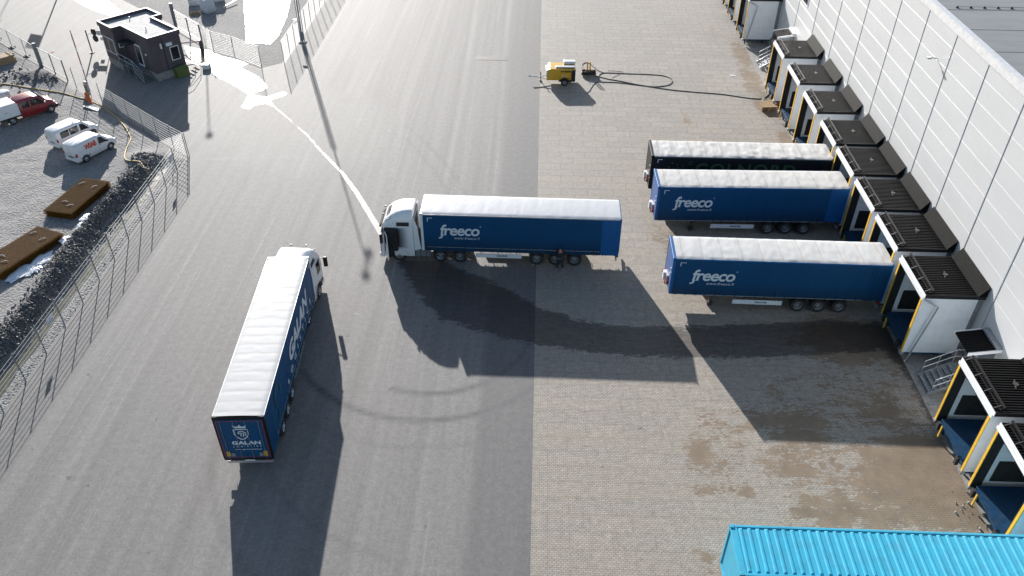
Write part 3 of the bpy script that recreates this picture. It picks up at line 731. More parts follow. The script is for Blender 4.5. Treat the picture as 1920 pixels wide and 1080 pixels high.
# ------------------------------------------------------------------ wheels, trailers
def wheel(parent, x, y, side, r=.5, wd=.32, rim='rim', hub=0.0, name='wheel'):
    """side: -1 outer face towards -y, +1 towards +y"""
    s = side; mb = MB()
    mb.lathe_y([(r * .56, s * -.5 * wd), (r * .93, s * -.5 * wd), (r, s * -.36 * wd), (r, s * .36 * wd), (r * .93, s * .5 * wd), (r * .58, s * .5 * wd), (r * .56, s * .42 * wd), (r * .56, s * -.5 * wd)], n=30)
    t = mb.build(name, M['rubber'], parent, loc=(x, y, r), sharp=40)
    mb = MB()
    mb.lathe_y([(r * .575, s * .46 * wd), (r * .54, s * .5 * wd), (r * .5, s * .42 * wd), (r * .46, s * .2 * wd)], n=30); mb.lathe_y([(r * .455, s * .22 * wd), (r * .44, s * .05 * wd), (r * .3, s * (.0 + hub) * wd)], n=30, mi=1); mb.lathe_y([(r * .3, s * (.1 + hub) * wd), (r * .26, s * (.28 + hub) * wd), (r * .12, s * (.3 + hub) * wd), (.001, s * (.3 + hub) * wd)], n=30)
    for k in range(10):
        a = k * math.pi / 5; mb.lathe_y([(.001, s * (.2 + hub) * wd), (.022, s * (.2 + hub) * wd), (.022, s * (.1 + hub) * wd)], c=(r * .37 * math.cos(a), 0, r * .37 * math.sin(a)), n=6)
    mb.build('rim', [M[rim], M['tractor_grey']], t, sharp=30)
    return t

def wavy_sheet(name, P0, ux, uy, nx, ny, disp, mt, parent):
    """grid from P0 spanned by ux, uy with disp(u,v)->Vector offset"""
    mb = MB(); V = []
    for j in range(ny + 1):
        V.append([mb.v(Vector(P0) + Vector(ux) * (i / nx) + Vector(uy) * (j / ny) + disp(i / nx, j / ny)) for i in range(nx + 1)])
    for j in range(ny):
        for i in range(nx): mb.face([V[j][i], V[j][i + 1], V[j + 1][i + 1], V[j + 1][i]], 0, True)
    return mb.build(name, mt, parent, normals=False, sharp=60)

TL, TW, TH = 13.6, 2.55, 4.0
def fs(u, v, sd, f1, f2): return float(vn(np.array([u * f1 + sd * 7.3]), np.array([v * f2 + sd * 3.1]), 1.0, 11 + int(sd))[0]) - .5
def make_trailer(loc, rz, label, style, seed, zb=1.12, group='semi trailers in the yard'):
    t = empty('semi_trailer', loc, rz, label, 'semi trailer', group); h = TW / 2; L = TL
    cur, frm, frt, roofm = style['curtain'], style['frame'], style['front'], style['roof']
    # load box core, sides and ends
    MB().box((.02, -h + .03, zb), (L - .06, h - .03, TH - .3)).build('load_body', M['interior'], t)
    for sy in (-1, 1):
        def dp(u, v, sy=sy):
            x = u * (L - 1.5); b = .012 * math.sin(x * 5.3) * math.sin(math.pi * v) + .03 * fs(u, v, seed + sy, 26, 3) * math.sin(math.pi * v)
            return Vector((0, sy * max(b, -.02), 0))
        # the curtain runs from the front post to the rear door frame
        P0, ux = ((.1, -h, zb - .02), (L - 1.35, 0, 0)) if sy < 0 else ((L - 1.25, h, zb - .02), (-(L - 1.35), 0, 0))
        o = wavy_sheet('side_curtain', P0, ux, (0, 0, TH - zb - .08), 90, 8, dp, M[cur], t)
        rp = MB(); rp.box((L - 1.25, sy * (h - .02), zb), (L, sy * (h + .012), TH - .1))
        for k in range(5): rp.box((L - 1.15 + k * .25, sy * (h + .012), zb + .15), (L - 1.1 + k * .25, sy * (h + .03), TH - .3))
        rp.build('rear_side_panel', M[style['side']], t)
        ls = MB(); ls.box((.3, sy * (h + .008), zb + .28), (L - 1.3, sy * (h + .02), zb + .31)) if style.get('line') else ls.box((.1, sy * (h - .01), zb - .03), (L - 1.3, sy * (h + .022), zb + .01))
        ls.build('curtain_rail', M['alu'], t)
        bk_ = MB()
        for k in range(20): bk_.box((.35 + k * .64, sy * (h + .002), zb - .07), (.39 + k * .64, sy * (h + .03), zb + (.38 if k % 2 == 0 else .16)))
        bk_.build('buckle_strap', M['black_plastic'], t)
    fr = MB(); fr.box((-.04, -h, zb), (.0, h, TH - .02)); fr.build('front_wall', M[frt], t)
    fr = MB()
    for sy in (-1, 1): fr.prism([(-.06, zb), (.12, zb), (.12, TH + .01), (-.06, TH + .01)], 'y', sy * (h - .06), sy * (h + .02))
    fr.box((-.07, -h - .02, TH - .22), (.14, h + .02, TH + .012)); fr.build('front_frame', M[frm], t, bev=.02)
    rr = MB(); rr.box((L - .08, -h - .015, zb - .02), (L + .01, -h + .1, TH)); rr.box((L - .08, h - .1, zb - .02), (L + .01, h + .015, TH)); rr.box((L - .08, -h - .015, TH - .16), (L + .02, h + .015, TH + .01))
    rr.box((L - .08, -h, zb - .16), (L + .01, h, zb)); rr.build('rear_frame', M[style['rear']], t)
    for sy in (-1, 1):
        d = MB(); d.box((L + .012, sy * .01, zb + .02), (L + .035, sy * (h - .1), TH - .18)); d = d.build('rear_door', M[style['door']], t)
        lr = MB(); [lr.tube([(L + .06, sy * yy, zb + .02), (L + .06, sy * yy, TH - .2)], .018, 6) for yy in (.3, .95)]; lr.build('locking_bar', M['galv_dull'], d)
    # roof tarpaulin
    amp = style['wrinkle']
    def dr(u, v):
        x = u * L; e = min(1, 14 * min(v, 1 - v))
        z = .05 * math.sin(math.pi * v) ** .5 - amp * .45 * (.5 - .5 * math.cos(2 * math.pi * x / style.get('bow', 1.22))) ** 2 * e + amp * .8 * fs(u, v, seed + 5, 55, 6) * e + amp * .45 * fs(u, v, seed + 6, 12, 5) * e
        edge = (.03 * fs(u, 0, seed + 8, 40, 1)) * style.get('edge', 1)
        return Vector((0, edge if v in (0, 1) else 0, z if 0 < v < 1 else -.03 + 0 * z))
    wavy_sheet('roof_tarpaulin', (.06 if not style.get('hood') else .12, -h - .01, TH + .0), (L - .1, 0, 0), (0, TW + .02, 0), 220, 16, dr, M[roofm], t)
    ed = MB()
    for sy in (-1, 1): ed.box((.02, sy * (h - .03), TH - .1), (L - .02, sy * (h + .014), TH - .025))
    ed.build('roof_rail', M[style['rail']], t)
    # chassis
    ch = MB()
    for sy in (-1, 1): ch.box((.3, sy * .42, .75), (L - .2, sy * .55, zb - .02)) if False else ch.box((.3, sy * .42 - .06, .8), (L - .2, sy * .42 + .06, zb - .03))
    for k in range(22): ch.box((.3 + k * .62, -h + .08, zb - .1), (.38 + k * .62, h - .08, zb - .02))
    ch.build('chassis', M['dark_metal'], t)
    for k, x in enumerate((8.4, 9.72, 11.05)):
        x += style.get('axle', 0)
        MB().tube([(x, -.9, .5), (x, .9, .5)], .07, 8).build('axle', M['dark_metal'], t)
        for sy in (-1, 1):
            wheel(t, x, sy * 1.06, sy, .5, .36, 'rim')
            mg = MB(); n = 8
            for i in range(n):
                a0, a1 = math.pi * (.1 + .8 * i / n), math.pi * (.1 + .8 * (i + 1) / n)
                mg.quad([(x + .58 * math.cos(a0), sy * .85, .5 + .56 * math.sin(a0)), (x + .58 * math.cos(a1), sy * .85, .5 + .56 * math.sin(a1)), (x + .58 * math.cos(a1), sy * 1.24, .5 + .56 * math.sin(a1)), (x + .58 * math.cos(a0), sy * 1.24, .5 + .56 * math.sin(a0))])
            mg.build('mudguard', M['black_plastic'], t)
    ax = style.get('axle', 0)
    for sy in (-1, 1):
        lg = MB(); lg.box((2.75, sy * .75 - .07, .25), (2.9, sy * .75 + .07, zb - .05)); lg.box((2.65, sy * .75 - .13, .2 if not style.get('parked') else 0.02), (3.0, sy * .75 + .13, .26)); lg.bar((2.85, sy * .75, .6), (3.6, sy * .6, 1.0), .05)
        lg.build('landing_leg', M['dark_metal'], t)
        sg = MB(); sg.box((4.15 + ax, sy * (h - .05) - .015, .5), (7.35 + ax, sy * (h - .05) + .015, .84)); sg.build('side_guard', M['white_paint'] if style.get('guard', 1) else M['galv_dull'], t)
        sp = MB()
        for x in (4.5, 5.7, 7.0): sp.bar((x + ax, sy * (h - .08), .55), (x + ax, sy * (h - .1), zb), .05)
        sp.build('guard_bracket', M['dark_metal'], t)
    text_part('KRONE', .75, .12, M['letter_black'], t, Matrix.Translation((5.6 + ax, -h + .03, .62)), 'guard_lettering', bold=.02)
    MB().box((5.2, .5, .5), (6.9, 1.05, .95)).build('pallet_box', M['dark_metal'], t)
    bp = MB(); bp.box((L - .16, -h + .1, .5), (L - .06, h - .1, .66)); bp.build('rear_bumper', M['alu'], t)
    for sy in (-1, 1):
        MB().box((L - .1, sy * .65, .78), (L + .0, sy * 1.15, .92)).build('tail_lamp', M['red_lamp'], t)
        MB().bar((L - .12, sy * .9, .6), (L - .12, sy * .9, zb - .05), .06).build('bumper_bracket', M['dark_metal'], t)
    MB().box((L - .07, -.26, .66), (L - .05, .26, .78)).build('number_plate', M['trim_white'], t)
    if style.get('parked'):
        MB().box((-.16, -.35, zb + .1), (-.045, .1, zb + .75)).build('coupling_panel', M['galv'], t)
        c_ = MB(); c_.box((-.3, .15, zb + .05), (-.05, .5, zb + .65)); c_.build('document_box', M['white_paint'], t)
        [MB().tube([(-.06, y_, zb + .2), (-.3, y_ - .05, zb + .3), (-.3, y_ - .1, zb + .55), (-.06, y_ - .1, zb + .6)], .025, 6).build('air_connector', M['red_lamp'], t) for y_ in (-.55, -.42, .75)]
        MB().box((-.09, -.8, 2.3), (-.045, -.7, 2.5)).build('marker_lamp', M['trim_white'], t)
        MB().box((-.09, -.95, 2.9), (-.045, -.85, 3.0)).build('marker_lamp', M['trim_white'], t)
    # corner mark
    for sy in (-1, 1):
        x0, sgn = (.42, 1)
        cm = MB(); cm.box((x0, sy * (h + .02), 3.68), (x0 + .36, sy * (h + .034), 3.72)); cm.box((x0, sy * (h + .02), 3.42), (x0 + .05, sy * (h + .034), 3.68)); cm.build('corner_mark', M['letter_white'], t)
    return t
def side_M(x, z, sy=-1):
    h = TW / 2 + .02
    if sy < 0: return Matrix.Translation((x, -h, z))
    return Matrix.Translation((x, h, z)) @ Matrix.Rotation(math.pi, 4, 'Z')
def freeco(t):
    for sy in (-1, 1):
        x = 1.3 if sy < 0 else 4.1
        text_part('freeco', 2.7, .88, M['letter_white'], t, side_M(x, 2.32, sy), 'logo_lettering', shear=.16, bold=.018, space=.92, depth=.018)
        # the long tail of the f
        o = MB(); sg = 1 if sy < 0 else -1; yy = sy * (TW / 2 + .028)
        o.prism([(x + sg * .05, 2.38), (x + sg * .22, 2.38), (x + sg * .1, 2.1), (x - sg * .12, 2.04), (x - sg * .14, 2.14), (x + sg * .0, 2.18)], 'y', yy - .008, yy + .008); o.build('logo_tail', M['letter_white'], t)
        text_part('www.freeco.fi', 1.75, .2, M['letter_white'], t, side_M(x + (.95 if sy < 0 else -.95), 2.02, sy), 'web_lettering', shear=.15, space=1.15)
        text_part('o', .09, .09, M['letter_white'], t, side_M(x + (2.72 if sy < 0 else -2.72), 3.05, sy), 'registered_mark')
ST_T1 = dict(curtain='blue_curtain', frame='trim_white', front='white_paint', roof='tarp_clean', side='blue_frame', rear='blue_frame', door='blue_frame', rail='alu', wrinkle=.01, line=1, edge=.4, axle=-.45)
ST_BL = dict(curtain='blue_curtain', frame='blue_frame', front='blue_front', roof='tarp_white', side='blue_curtain', rear='blue_frame', door='blue_frame', rail='blue_frame', wrinkle=.028, hood=1, parked=1)
ST_BL2 = dict(ST_BL, roof='tarp_worn', wrinkle=.034, side='blue_frame')
ST_BK = dict(curtain='black_curtain', frame='black_frame', front='black_frame', roof='tarp_worn', side='black_curtain', rear='black_frame', door='black_frame', rail='galv_dull', wrinkle=.055, hood=1, parked=1)
ST_GA = dict(curtain='galan_curtain', frame='trim_white', front='white_paint', roof='tarp_galan', side='galan_curtain', rear='black_frame', door='galan_curtain', rail='galv', wrinkle=.008, bow=.72, line=1, guard=0)
def place(fn, a): # front-near corner + heading -> centre of the front edge
    n = Vector((-math.sin(a), math.cos(a))); return (fn[0] + n.x * TW / 2, fn[1] + n.y * TW / 2, 0)
t1 = make_trailer(place((-7.711, 46.615), -.01), -.01, 'blue curtain trailer coupled to the white truck with its door open', ST_T1, 1, 1.02); freeco(t1)
t3 = make_trailer(place((8.852, 42.14), -.059), -.059 + .045, 'lowest of the docked blue trailers, clean white roof', ST_BL, 2, 1.18); freeco(t3)
t2 = make_trailer(place((8.88, 50.93), .02), .02, 'docked blue trailer with stained roof, parked against the black trailer', ST_BL2, 3, 1.17); freeco(t2)
tb = make_trailer(place((8.88, 55.49), .0), 0.0, 'black trailer with a crumpled pale roof at the docks', ST_BK, 4, 1.12)
for sy in (-1, 1):
    xx = 3.35 if sy < 0 else 11.0
    text_part('COLNORD', 7.6, .95, M['letter_green'], tb, side_M(xx, 2.5, sy), 'logo_lettering', bold=.02, space=1.15)
    text_part('©', .36, .36, M['letter_green'], tb, side_M(2.75 if sy < 0 else 11.7, 3.25, sy), 'logo_sign')
    mb = MB()
    for dx, z in ((1.55, 3.42), (1.95, 3.3), (2.35, 3.22), (1.3, 3.1), (1.7, 2.95), (1.45, 2.7), (2.0, 3.0), (2.2, 2.7)):
        x = dx if sy < 0 else 13 - dx; mb.box((x - .06, sy * 1.29, z - .06), (x + .06, sy * 1.305, z + .06))
    mb.build('logo_dots', M['letter_green'], tb)
ga = -1.504
tg = make_trailer((-16.648 - math.sin(ga) * TW / 2, 41.139 + math.cos(ga) * TW / 2, 0), ga, 'long blue trailer with crest on its rear door, seen from behind', ST_GA, 5, .98)
for sy in (-1, 1):
    text_part('GALAN', 5.6, 1.05, M['letter_white'], tg, side_M(2.0 if sy < 0 else 7.75, 2.15, sy), 'logo_lettering', shear=.25, bold=.035, depth=.02)
    text_part('LOGISTICS', 7.4, .32, M['letter_white'], tg, side_M(1.6 if sy < 0 else 8.9, 1.6, sy), 'logo_subtitle', shear=.1, space=2.4, depth=.02)
    # faded teal emblem near the rear
    mb = MB(); y = sy * (TW / 2 + .022)
    def PP(x, z): return (x if sy > 0 else x, y, z)
    arcs = []
    for k in range(9): a = math.pi * (1.15 - k * .17); arcs.append((10.9 + .62 * math.cos(a), 2.75 + .75 * math.sin(a)))
    arcs += [(11.4, 2.3), (11.1, 2.0), (11.45, 1.6), (11.9, 1.45)]
    for a, b in zip(arcs, arcs[1:]): mb.bar(PP(*a), PP(*b), .02, .3, 0, up=(0, 1, 0)) if False else mb.quad([(a[0] - .15, y, a[1] - .14), (a[0] + .15, y, a[1] + .14), (b[0] + .15, y, b[1] + .14), (b[0] - .15, y, b[1] - .14)])
    mb.build('printed_emblem', M['teal'], tg)
# rear door artwork
RM = lambda y, z: Matrix.Translation((TL + .04, y, z)) @ Matrix.Rotation(math.pi / 2, 4, 'Z')
text_part('GALAN', 1.45, .26, M['letter_white'], tg, RM(-.62, 2.02), 'logo_lettering', bold=.04, depth=.012)
text_part('LOGISTICS', 1.42, .11, M['letter_white'], tg, RM(-.6, 1.83), 'logo_subtitle', space=2.2, depth=.012)
text_part('www.galanlogistics.pl', 1.35, .1, M['letter_white'], tg, RM(-.55, 1.6), 'web_lettering', depth=.012)
mb = MB(); mb.M = RM(-.02, 2.85)
sh = [(-.34, .3), (.34, .3), (.34, -.05), (.26, -.25), (.12, -.38), (0, -.44), (-.12, -.38), (-.26, -.25), (-.34, -.05)]
for a, b in zip(sh, sh[1:] + sh[:1]): mb.bar((a[0], -.01, a[1]), (b[0], -.01, b[1]), .02, .055, up=(0, 0, 1) if abs(a[0] - b[0]) > .02 else (1, 0, 0))
cr = [(-.36, .62), (-.3, .4), (.3, .4), (.36, .62), (.2, .5), (.06, .52), (0, .66), (-.06, .52), (-.2, .5)]
mb.prism(cr, 'y', -.02, -.001)
for pts_ in ([(-.16, -.02), (-.12, .12), (.02, .17), (.16, .1), (.24, .02)], [(-.02, .06), (.0, -.05), (-.05, -.2)], [(.1, .04), (.12, -.08), (.06, -.24)], [(.22, -.02), (.2, -.16)], [(-.16, -.02), (-.06, .02), (.02, .05)]):
    for a, b in zip(pts_, pts_[1:]): mb.bar((a[0], -.01, a[1]), (b[0], -.01, b[1]), .02, .05)
mb.build('crest', M['letter_white'], tg)
mb = MB(); X = TL + .037; h = TW / 2 - .12
for a, b in (((-h, 1.08), (-h, 3.74)), ((h, 1.08), (h, 3.74))): mb.box((X, a[0] - .025, a[1]), (X + .008, a[0] + .025, b[1]))
mb.box((X, -h, 3.71), (X + .008, h, 3.75)); mb.box((X, -h, 1.07), (X + .008, h, 1.1)); mb.build('reflective_border', M['red'], tg)
for sy in (-1, 1):
    MB().box((X, sy * .95 - .09, 1.16), (X + .03, sy * .95 + .09, 1.52)).build('amber_plate', M['amber'], tg)
    MB().box((X, sy * .72 - .1, 1.14), (X + .02, sy * .72 + .1, 1.38)).build('grey_plate', M['seam_grey'], tg)

# ------------------------------------------------------------------ tractor units
def cab_ring(z, hw, xf, xr, rf=.22, rb=.08, off=0.0):
    pts = []; xf -= off; hw += off; xr += off
    for (cx, cy, a0, r) in ((xf + rf, -hw + rf, 180, rf), (xr - rb, -hw + rb, 270, rb), (xr - rb, hw - rb, 0, rb), (xf + rf, hw - rf, 90, rf)):
        for k in range(5):
            a = R(a0 + k * 22.5); pts.append((cx + r * math.cos(a), cy + r * math.sin(a), z))
    return pts
CAB = [(.42, 1.18, .08), (.5, 1.23, .0), (1.05, 1.245, 0), (1.5, 1.245, .02), (2.2, 1.235, .11), (2.85, 1.2, .24), (3.0, 1.19, .3), (3.3, 1.14, .5), (3.6, 1.05, .82), (3.82, .93, 1.2), (3.93, .8, 1.55), (3.96, .6, 1.8)]
def cab_at(z):
    for a, b in zip(CAB, CAB[1:]):
        if a[0] <= z <= b[0]:
            f = (z - a[0]) / (b[0] - a[0]); return (a[1] + (b[1] - a[1]) * f, a[2] + (b[2] - a[2]) * f)
    return CAB[-1][1:]
def make_tractor(loc, rz, label, door_open, hidden_low=0):
    t = empty('truck_tractor', loc, rz, label, 'truck', 'white truck tractors'); XR = 2.42
    mb = MB(); mb.rings([cab_ring(z, hw, xf, XR, rf=.24 if z < 3.1 else .35) for z, hw, xf in CAB])
    cab = mb.build('cab', [M['cab_white'], M['interior']], t, sharp=32)
    # wheel arch and, on the open side, the doorway are cut out
    cut = MB(); cut.lathe_y([(.001, -1.6), (.62, -1.6), (.62, 1.6), (.001, 1.6)], c=(1.32, 0, .5), n=24)
    if door_open: cut.box((.42, -1.5, 1.05), (1.3, -.25, 2.75))
    co_ = cut.build('cutter', M['interior']); co_.location = (0, 0, 0); co_.matrix_world = cab.matrix_world
    co_.parent = t
    bo = cab.modifiers.new('cut', 'BOOLEAN'); bo.operation = 'DIFFERENCE'; bo.object = co_; bo.solver = 'EXACT'
    try: bo.material_mode = 'TRANSFER'
    except Exception: pass
    bpy.context.view_layer.update(); dg = bpy.context.evaluated_depsgraph_get()
    me = bpy.data.meshes.new_from_object(cab.evaluated_get(dg)); cab.modifiers.clear(); cab.data = me; me.name = 'cab'
    bpy.data.objects.remove(co_)
    def strip(name, z0, z1, idx, mt, off=.012, par=cab, n=5, ends=(0, 0)):
        mb = MB(); V = []
        for i in range(n + 1):
            z = z0 + (z1 - z0) * i / n; hw, xf = cab_at(z); r = cab_ring(z, hw, xf, XR, rf=.24, off=off); V.append([mb.v(r[k % 20]) for k in idx])
        for i in range(n):
            for k in range(len(idx) - 1): mb.face([V[i][k], V[i][k + 1], V[i + 1][k + 1], V[i + 1][k]], 0, True)
        return mb.build(name, mt, par, normals=True)
    front = [17, 18, 19, 0, 1, 2]
    strip('windscreen', 1.62, 2.72, [16, 17, 18, 19, 0, 1, 2, 3], M['glass'])
    strip('grille', .75, 1.42, front, M['black_plastic'])
    for sy in (-1, 1):
        hl = strip('headlight', .6, .78, [1, 2, 3] if sy < 0 else [16, 17, 18], M['chrome_rim'], .02)
        def side(name, x0, x1, z0, z1, mt, off=.012, sy=sy, sl=0):
            mb = MB(); q = []
            for (x, z) in ((x0 + sl, z0), (x1, z0), (x1, z1), (x0 + sl * 1.8, z1)):
                hw, xf = cab_at(z); q.append((x, sy * (hw + off), z))
            mb.quad(q); q2 = MB()
            return mb.build(name, mt, cab)
        if not (door_open and sy < 0):
            side('side_window', .5, 1.28, 1.72, 2.6, M['glass'])
            side('door_step', .35, 1.0, .75, 1.0, M['black_plastic'])
        side('upper_window', 1.25, 2.15, 2.93, 3.22, M['black_plastic'], .02, sl=.02)
        side('door_seam', 1.36, 1.38, 1.1, 2.8, M['seam_grey'])
        mb = MB(); mb.prism([(XR + .02, .95), (XR + .5, 1.1), (XR + .42, 1.5), (XR + .3, 2.9), (XR + .1, 3.6), (XR + .02, 3.6)], 'y', sy * 1.2, sy * 1.235); mb.build('side_deflector', M['cab_white'], t, bev=.01)
        mi = MB(); mi.box((.12, sy * 1.42, 1.75), (.3, sy * 1.68, 2.5)); mi = mi.build('mirror', M['black_plastic'], t, bev=.04)
        MB().bar((.2, sy * 1.2, 2.35), (.2, sy * 1.5, 2.4), .04).build('mirror_arm', M['black_plastic'], mi)
        fd = MB()
        for i in range(9):
            a0, a1 = math.pi * i / 9, math.pi * (i + 1) / 9
            fd.quad([(1.32 + .64 * math.cos(a0), sy * .95, .5 + .64 * math.sin(a0)), (1.32 + .64 * math.cos(a1), sy * .95, .5 + .64 * math.sin(a1)), (1.32 + .64 * math.cos(a1), sy * 1.27, .5 + .64 * math.sin(a1)), (1.32 + .64 * math.cos(a0), sy * 1.27, .5 + .64 * math.sin(a0))])
        fd.build('wheel_arch', M['black_plastic'], t)
        wheel(t, 1.32, sy * 1.06, sy, .5, .32, 'rim', .25)
        wheel(t, 4.2, sy * .98, sy, .5, .5, 'chrome_rim')
        wheel(t, 5.57, sy * .98, sy, .5, .5, 'rim')
        ft = MB(); ft.box((2.15, sy * .7, .38), (3.5, sy * 1.2, 1.0)); ft.build('fuel_tank', M['galv_dull'], t, bev=.08)
        mb = MB()
        for x in (2.45, 2.8, 3.2): mb.box((x, sy * .69, .37), (x + .04, sy * 1.215, 1.01))
        mb.build('tank_strap', M['dark_metal'], t)
        for x in (4.2, 5.57):
            mg = MB()
            for i in range(7):
                a0, a1 = math.pi * (.12 + .76 * i / 7), math.pi * (.12 + .76 * (i + 1) / 7)
                mg.quad([(x + .57 * math.cos(a0), sy * .7, .5 + .56 * math.sin(a0)), (x + .57 * math.cos(a1), sy * .7, .5 + .56 * math.sin(a1)), (x + .57 * math.cos(a1), sy * 1.25, .5 + .56 * math.sin(a1)), (x + .57 * math.cos(a0), sy * 1.25, .5 + .56 * math.sin(a0))])
            mg.build('mudguard', M['tractor_grey'], t)
        MB().box((.25, sy * .45, 3.42), (.4, sy * .55, 3.5)).build('roof_lamp', M['black_plastic'], t)
        mk = MB(); hw, xf = cab_at(3.3)
        for dx in (0, .2, .35): mk.box((.5 + dx, sy * (hw - .08 - dx * .1), 3.3 + dx * .3), (.58 + dx, sy * (hw - .02 - dx * .1), 3.37 + dx * .3))
        mk.build('marker_lamp', M['black_plastic'], t)
    vs = MB(); vs.prism([(.02, 2.74), (.2, 2.98), (.26, 2.94), (.14, 2.7)], 'y', -1.0, 1.0); vs.build('sun_visor', M['black_plastic'], t, bev=.01)
    sky_ = MB()
    sky_.quad([(.52, -.6, 3.33), (.52, .6, 3.33), (.8, .55, 3.6), (.8, -.55, 3.6)]); sky_.build('roof_window', M['glass'], t)
    bpn = MB(); bpn.box((-.06, -1.2, .32), (.3, -.72, .62)); bpn.box((-.06, .72, .32), (.3, 1.2, .62)); bpn.box((-.04, -.75, .3), (.25, .75, .58)); bpn.build('front_bumper', M['cab_white'], t, bev=.04)
    MB().box((-.065, -.26, .4), (-.045, .26, .51)).build('number_plate', M['trim_white'], t)
    ch = MB()
    for sy in (-1, 1): ch.box((.4, sy * .42 - .05, .62), (6.3, sy * .42 + .05, .92))
    for x in (2.6, 3.6, 4.9, 6.2): ch.box((x, -.4, .65), (x + .12, .4, .88))
    ch.build('chassis', M['tractor_grey'], t)
    MB().box((4.3, -.5, .92), (5.2, .5, 1.0)).build('fifth_wheel', M['dark_metal'], t, bev=.03)
    bw = MB(); bw.box((XR + .01, -1.1, 1.1), (XR + .06, 1.1, 3.5)); bw = bw.build('cab_rear_wall', M['galv_dull'], t)
    al = MB()
    for y in (-.7, -.3, .1): al.tube([(XR + .12, y, 3.2), (XR + .12, y, 2.2), (XR + .3, y + .1, 1.5), (XR + .6, y + .25, 1.7)], .028, 6)
    for z in (2.2, 2.7, 3.2): al.bar((XR + .1, -1.0, z), (XR + .1, .4, z), .04)
    al.build('air_line', M['black_plastic'], t)
    MB().box((XR + .1, -.95, .95), (XR + .55, .95, 1.45)).build('battery_box', M['tractor_grey'], t, bev=.03)
    if door_open:
        dr = empty('hinge', (.42, -1.24, 0)); dr.name = 'door'
        M_ = Matrix.Translation((.42, -1.25, 0)) @ Matrix.Rotation(R(-68), 4, 'Z')
        bpy.data.objects.remove(dr)
        mb = MB(); mb.M = M_; mb.box((0, -.06, 1.0), (.88, .0, 1.7)); mb.box((0, -.06, 1.7), (.1, 0, 2.66)); mb.box((.78, -.06, 1.7), (.88, 0, 2.66)); mb.box((.1, -.06, 2.58), (.78, 0, 2.68))
        mb.box((0, -.05, .55), (.8, 0, 1.0))
        d = mb.build('door', M['cab_white'], t, bev=.015)
        mb = MB(); mb.M = M_; mb.box((.1, -.035, 1.7), (.78, -.025, 2.58)); mb.build('window', M['glass'], d)
        mb = MB(); mb.M = M_; mb.box((.05, .002, 1.05), (.82, .05, 1.65)); mb.build('door_lining', M['black_plastic'], d)
        MB().box((.45, -1.24, .35), (1.0, -.9, 1.02)).build('entry_step', M['black_plastic'], t)
        st = MB(); st.box((1.0, -.95, 1.3), (1.5, -.45, 1.5)); st.box((1.4, -.95, 1.45), (1.55, -.45, 2.2)); st = st.build('seat', M['tractor_grey'], t, bev=.05)
        sw = MB(); sw.tube([(.72 + .1 * math.cos(a), -.7 + .22 * math.sin(a), 1.85 + .2 * math.cos(a)) for a in [i * math.pi / 8 for i in range(17)]], .016, 6, cap=False); sw.build('steering_wheel', M['rubber'], t)
    return t
make_tractor((-10.72, 47.86, 0), 0.0, 'white truck facing left with its driver door open', True)
ta = ga - R(5)
kp = Vector((-15.2, 39.75, 0)); dirv = Vector((math.cos(ta), math.sin(ta), 0))
make_tractor(tuple(kp - dirv * 3.95 + Vector((-.18, 0, 0))), ta, 'white truck facing away, half hidden by the long blue trailer with the crest', False)

# ------------------------------------------------------------------ cyan container on its trailer
ct = empty('shipping_container', (8.86, 20.97, 0), -.003, 'bright cyan ribbed container at the bottom right corner', 'container')
L, h, zt, zb = 13.7, 1.25, 4.0, 1.25
mb = MB(); prof = []
x = 0.35; prof = [(.0, zt)]; pitch = .369; rib = []
mb.box((.02, -h + .03, zt - .1), (L - .02, h - .03, zt - .055))
i = 0
while x < L - .4:
    a = [(x, zt - .05), (x + .05, zt), (x + .13, zt), (x + .18, zt - .05)]
    A = [mb.v((q[0], -h + .22 + (.0 if q[1] > zt - .01 else -.08), q[1])) for q in a]; B = [mb.v((q[0], h - .22 + (0 if q[1] > zt - .01 else .08), q[1])) for q in a]
    for k in range(3): mb.face([A[k], A[k + 1], B[k + 1], B[k]])
    mb.face(A[::-1]); mb.face(B)
    x += pitch
mb.build('roof', M['cyan'], ct)
fr = MB()
for sy in (-1, 1):
    fr.box((0, sy * (h - .12), zt - .14), (L, sy * h, zt - .02)); fr.box((0, sy * (h - .12), zb), (L, sy * h, zb + .15))
    for x_ in (0, L - .16): fr.box((x_, sy * (h - .16), zb), (x_ + .16, sy * (h + .0), zt - .0)); fr.box((x_, sy * (h - .17), zt - .02), (x_ + .18, sy * (h + .005), zt + .012)); fr.box((x_, sy * (h - .17), zb - .01), (x_ + .18, sy * (h + .005), zb + .11))
fr.box((0, -h, zt - .12), (.3, h, zt - .03)); fr.box((0, -h, zb), (.12, h, zb + .14)); fr.box((L - .12, -h, zt - .14), (L, h, zt - .02)); fr.build('frame', M['cyan'], ct, bev=.012)
for sy in (-1, 1):
    mb = MB(); x = .16; y = sy * (h - .05)
    pr = []
    while x < L - .2: pr += [(x, y - sy * .03), (x + .07, y - sy * .03), (x + .1, y), (x + .24, y)]; x += .28
    for a, b in zip(pr, pr[1:]): mb.quad([(a[0], a[1], zb + .14), (b[0], b[1], zb + .14), (b[0], b[1], zt - .1), (a[0], a[1], zt - .1)])
    mb.build('side_wall', M['cyan'], ct)
mb = MB(); mb.box((.05, -h + .15, zb + .1), (.09, h - .15, zt - .1)); mb.build('front_wall', M['cyan'], ct)
mb = MB(); mb.box((L - .08, -h + .1, zb + .1), (L - .04, h - .1, zt - .1)); mb.build('rear_door', M['cyan'], ct)
mb = MB(); mb.box((-.25, -.75, zb + .1), (-.02, -.3, zb + 1.0)); mb.build('front_unit', M['cyan'], ct, bev=.02)
ctr = empty('container_chassis', (8.86, 20.97, 0), -.003, 'dark skeletal chassis trailer under the bright cyan container', 'container chassis')
